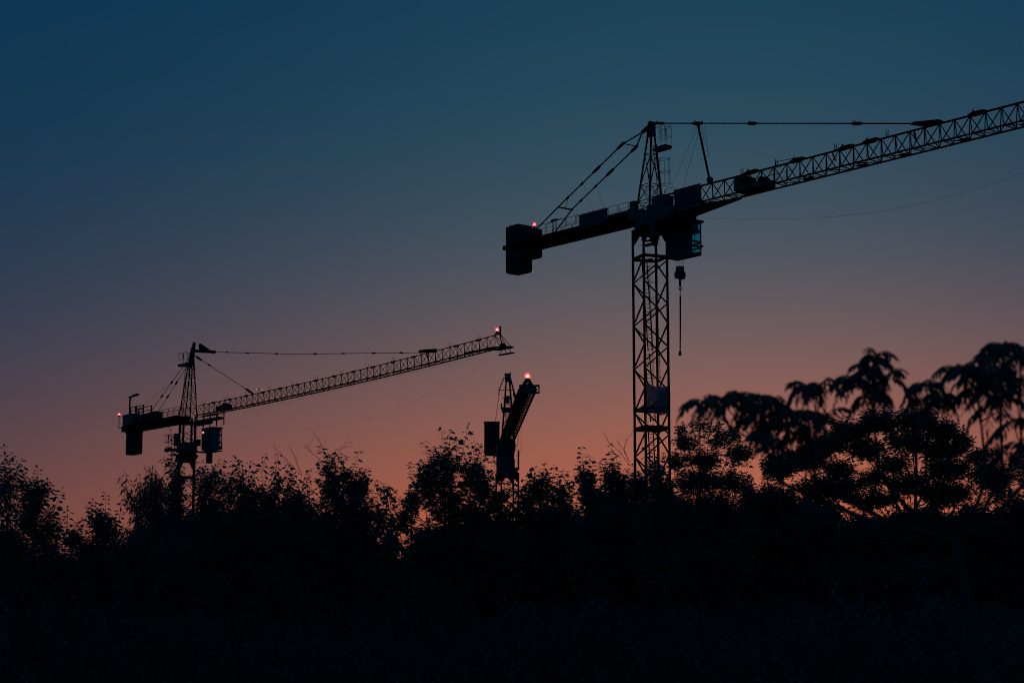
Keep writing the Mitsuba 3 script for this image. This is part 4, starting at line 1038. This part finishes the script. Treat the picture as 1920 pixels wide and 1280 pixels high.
# dense bushes on the bank behind the row
BUSHES = [(-10, 1015, 75, 75), (90, 1060, 70, 60), (200, 1045, 70, 50), (290, 1010, 62, 70), (385, 968, 62, 70), (480, 955, 70, 75), (570, 972, 62, 75), (655, 1005, 58, 70), (735, 1058, 45, 42), (815, 1005, 60, 65), (900, 985, 60, 70), (985, 995, 55, 50), (1065, 975, 58, 60), (1150, 945, 60, 75), (1240, 940, 60, 75), (1330, 955, 66, 70), (1430, 950, 66, 65), (1530, 948, 66, 62), (1635, 985, 66, 48), (1735, 965, 66, 60), (1830, 965, 64, 60), (1930, 960, 70, 70)]
ORD = "first second third fourth fifth sixth seventh eighth ninth tenth eleventh twelfth thirteenth fourteenth fifteenth sixteenth seventeenth eighteenth nineteenth twentieth twenty-first twenty-second".split()
for i, (x, y, rx, ry) in enumerate(BUSHES):
    tree("bush", f"dense dark bush on the bank, {ORD[i]} from the left, behind the trees", "bush", 68.0 + (i % 3), [(x, y + ry * 0.4, rx, ry), (x - rx * 0.35, y + ry * 0.9, rx * 0.9, ry), (x + rx * 0.35, y + ry * 0.9, rx * 0.9, ry), (x, y + ry * 1.7, rx * 1.25, ry * 0.8)], [], x, 100 + i, 700, dense=1.8, size=0.17, tpl=OVATE, droop=0.35, flat=0.4, length=(0.3, 0.7), thick=0.07, group="dense bushes on the bank")


def undergrowth():
    """Knee to head high weeds and brush before the trees: nobody could count it."""
    rng = np.random.default_rng(9)
    n = 6400
    x = rng.uniform(-17, 17, n)
    y = rng.uniform(52, 63, n)
    hh = 1.2 + 4.6 * meshkit.fbm(np.stack([x * 0.45, y * 0.45, 0 * x], -1), 3, 8) ** 1.3
    P = np.stack([x, y, rng.uniform(0.1, 0.75, n) * hh], 1)
    Q = P + unit(np.array([0, 0, 1.0]) + rng.normal(0, 0.45, (n, 3))) * rng.uniform(0.3, 0.8, (n, 1))
    m, tw = Mesh(), Mesh()
    shoots(rng, P, Q, 0.13, 0.24, OVATE, 0.9, 0.2, m, tw)
    P0 = P * np.array([1, 1, 0.0]) + rng.normal(0, 0.1, (n, 3)) * np.array([1, 1, 0])
    tw.add(*sticks(P0[::4], P[::4], np.full(len(P0[::4]), 0.012), np.full(len(P0[::4]), 0.008)))
    v, f = m.arrays()
    put("undergrowth", m.add(*tw.arrays()), "leaf", label="dark brush and tall weeds along the foot of the trees", kind="stuff")


undergrowth()


# ------------------------------------------------------------------ the near tree on the right, out of focus: feathery drooping leaves
def near_tree():
    rng = np.random.default_rng(77)
    k = thing("sumac_tree", "near out of focus tree with drooping feathery leaves on the right", "tree")
    D = 14.0
    tufts = [(1318, 752, 0.17, 7), (1352, 748, 0.19, 7), (1385, 742, 0.20, 8), (1420, 745, 0.20, 8), (1452, 760, 0.21, 8), (1480, 780, 0.20, 7), (1430, 785, 0.20, 6), (1512, 722, 0.15, 8), (1540, 722, 0.14, 4), (1505, 775, 0.20, 6), (1638, 668, 0.13, 8), (1628, 690, 0.15, 8), (1610, 712, 0.17, 8), (1662, 704, 0.17, 8), (1632, 735, 0.18, 7), (1736, 722, 0.15, 8), (1762, 742, 0.16, 7), (1735, 752, 0.15, 6), (1800, 692, 0.16, 8), (1830, 690, 0.18, 8), (1862, 662, 0.16, 8), (1885, 648, 0.16, 8), (1912, 660, 0.20, 8), (1868, 700, 0.20, 8), (1905, 715, 0.22, 8), (1830, 725, 0.18, 6), (1872, 745, 0.20, 6), (1535, 790, 0.22, 8), (1490, 815, 0.22, 8), (1445, 815, 0.20, 7), (1525, 830, 0.20, 6), (1900, 790, 0.2, 5), (1462, 855, 0.2, 6), (1890, 850, 0.22, 7), (1925, 835, 0.22, 6)]
    fork = at(1790, 1010, D + 0.1)
    foot = np.array([fork[0] + 0.35, D, 0.0])
    put(f"{k}__trunk", Mesh().tube([foot, foot * 0.5 + fork * 0.5 + [0.03, 0, 0], fork], [0.06, 0.05, 0.035], 9), "bark", smooth=True)
    groups = [[0, 1, 2, 3, 4, 5, 6, 29, 32], [7, 8, 9, 27, 28, 30], [10, 11, 12, 13, 14], [15, 16, 17], [18, 19, 25, 26], [20, 21, 23], [22, 24, 31, 33, 34]]
    ways = [(1465, 905), (1530, 905), (1645, 880), (1735, 895), (1850, 895), (1880, 885), (1930, 895)]
    ends = {}
    for gi, g in enumerate(groups):
        cs = [at(tufts[i][0], tufts[i][1], D + rng.uniform(-0.35, 0.35)) for i in g]
        cen = np.mean(cs, axis=0)
        lo, hi = at((ways[gi][0] + 1790) / 2, 975, D + 0.05), at(*ways[gi], D + rng.uniform(-0.2, 0.2))
        j = hi * 0.35 + cen * 0.65 - [0, 0, 0.05]
        put(f"{k}__branch", Mesh().tube([fork, lo, hi, j], [0.026, 0.02, 0.014, 0.009], 6), "bark", smooth=True)
        for i, c in zip(g, cs):
            m = (j + c) / 2 + np.array([0, 0, -0.05])
            put(f"{k}__branch", Mesh().tube([j, m, c], [0.009, 0.006, 0.004], 5), "bark", smooth=True)
            ends[i] = c
    for i, (px, py, L, n) in enumerate(tufts):
        a0 = rng.uniform(0, 2 * np.pi)
        n += 2 if px > 1790 else 1 if i < 10 else 0
        for q in range(n):
            az = a0 + 2 * np.pi * (q + rng.uniform(-0.25, 0.25)) / n
            ll = 1.2 * L * rng.uniform(0.7, 1.3)
            h = np.array([math.cos(az), math.sin(az), 0])
            rise, fall = (rng.uniform(0.45, 0.95), rng.uniform(0.5, 0.9)) if q % 3 == 0 else (rng.uniform(-0.1, 0.5), rng.uniform(0.55, 1.2))
            t = np.linspace(0, 1, 9)
            pts = ends[i] + ll * (t - 0.15 * t * t)[:, None] * h + ll * (rise * t - fall * t * t)[:, None] * np.array([0, 0, 1.0])
            m = Mesh().tube(pts, np.linspace(0.004, 0.0018, 9), 4)
            ts = np.linspace(0.16, 0.96, 8)
            b = np.stack([np.interp(ts, t, pts[:, c]) for c in range(3)], 1)
            d = unit(np.stack([np.interp(ts, t, np.gradient(pts[:, c])) for c in range(3)], 1))
            side = unit(np.cross(d, [0, 0, 1.0]))
            sz = 0.098 * np.sin(np.pi * (0.18 + 0.72 * ts)) ** 0.7
            for s in (-1, 1):
                ax = d * 0.75 + side * s * 0.7 + np.array([0, 0, -0.75]) + rng.normal(0, 0.22, b.shape)
                m.add(*leaves(b, ax, np.array([0, 0, 1.0]) + side * s * 0.8 + rng.normal(0, 0.2, b.shape), sz * rng.uniform(0.8, 1.2, 8), LANCE))
            m.add(*leaves(pts[-1:], d[-1:] + [[0, 0, -0.3]], np.array([[0, 0, 1.0]]), np.array([0.08]), LANCE))
            put(f"{k}__leaf", m, "leaf")


near_tree()
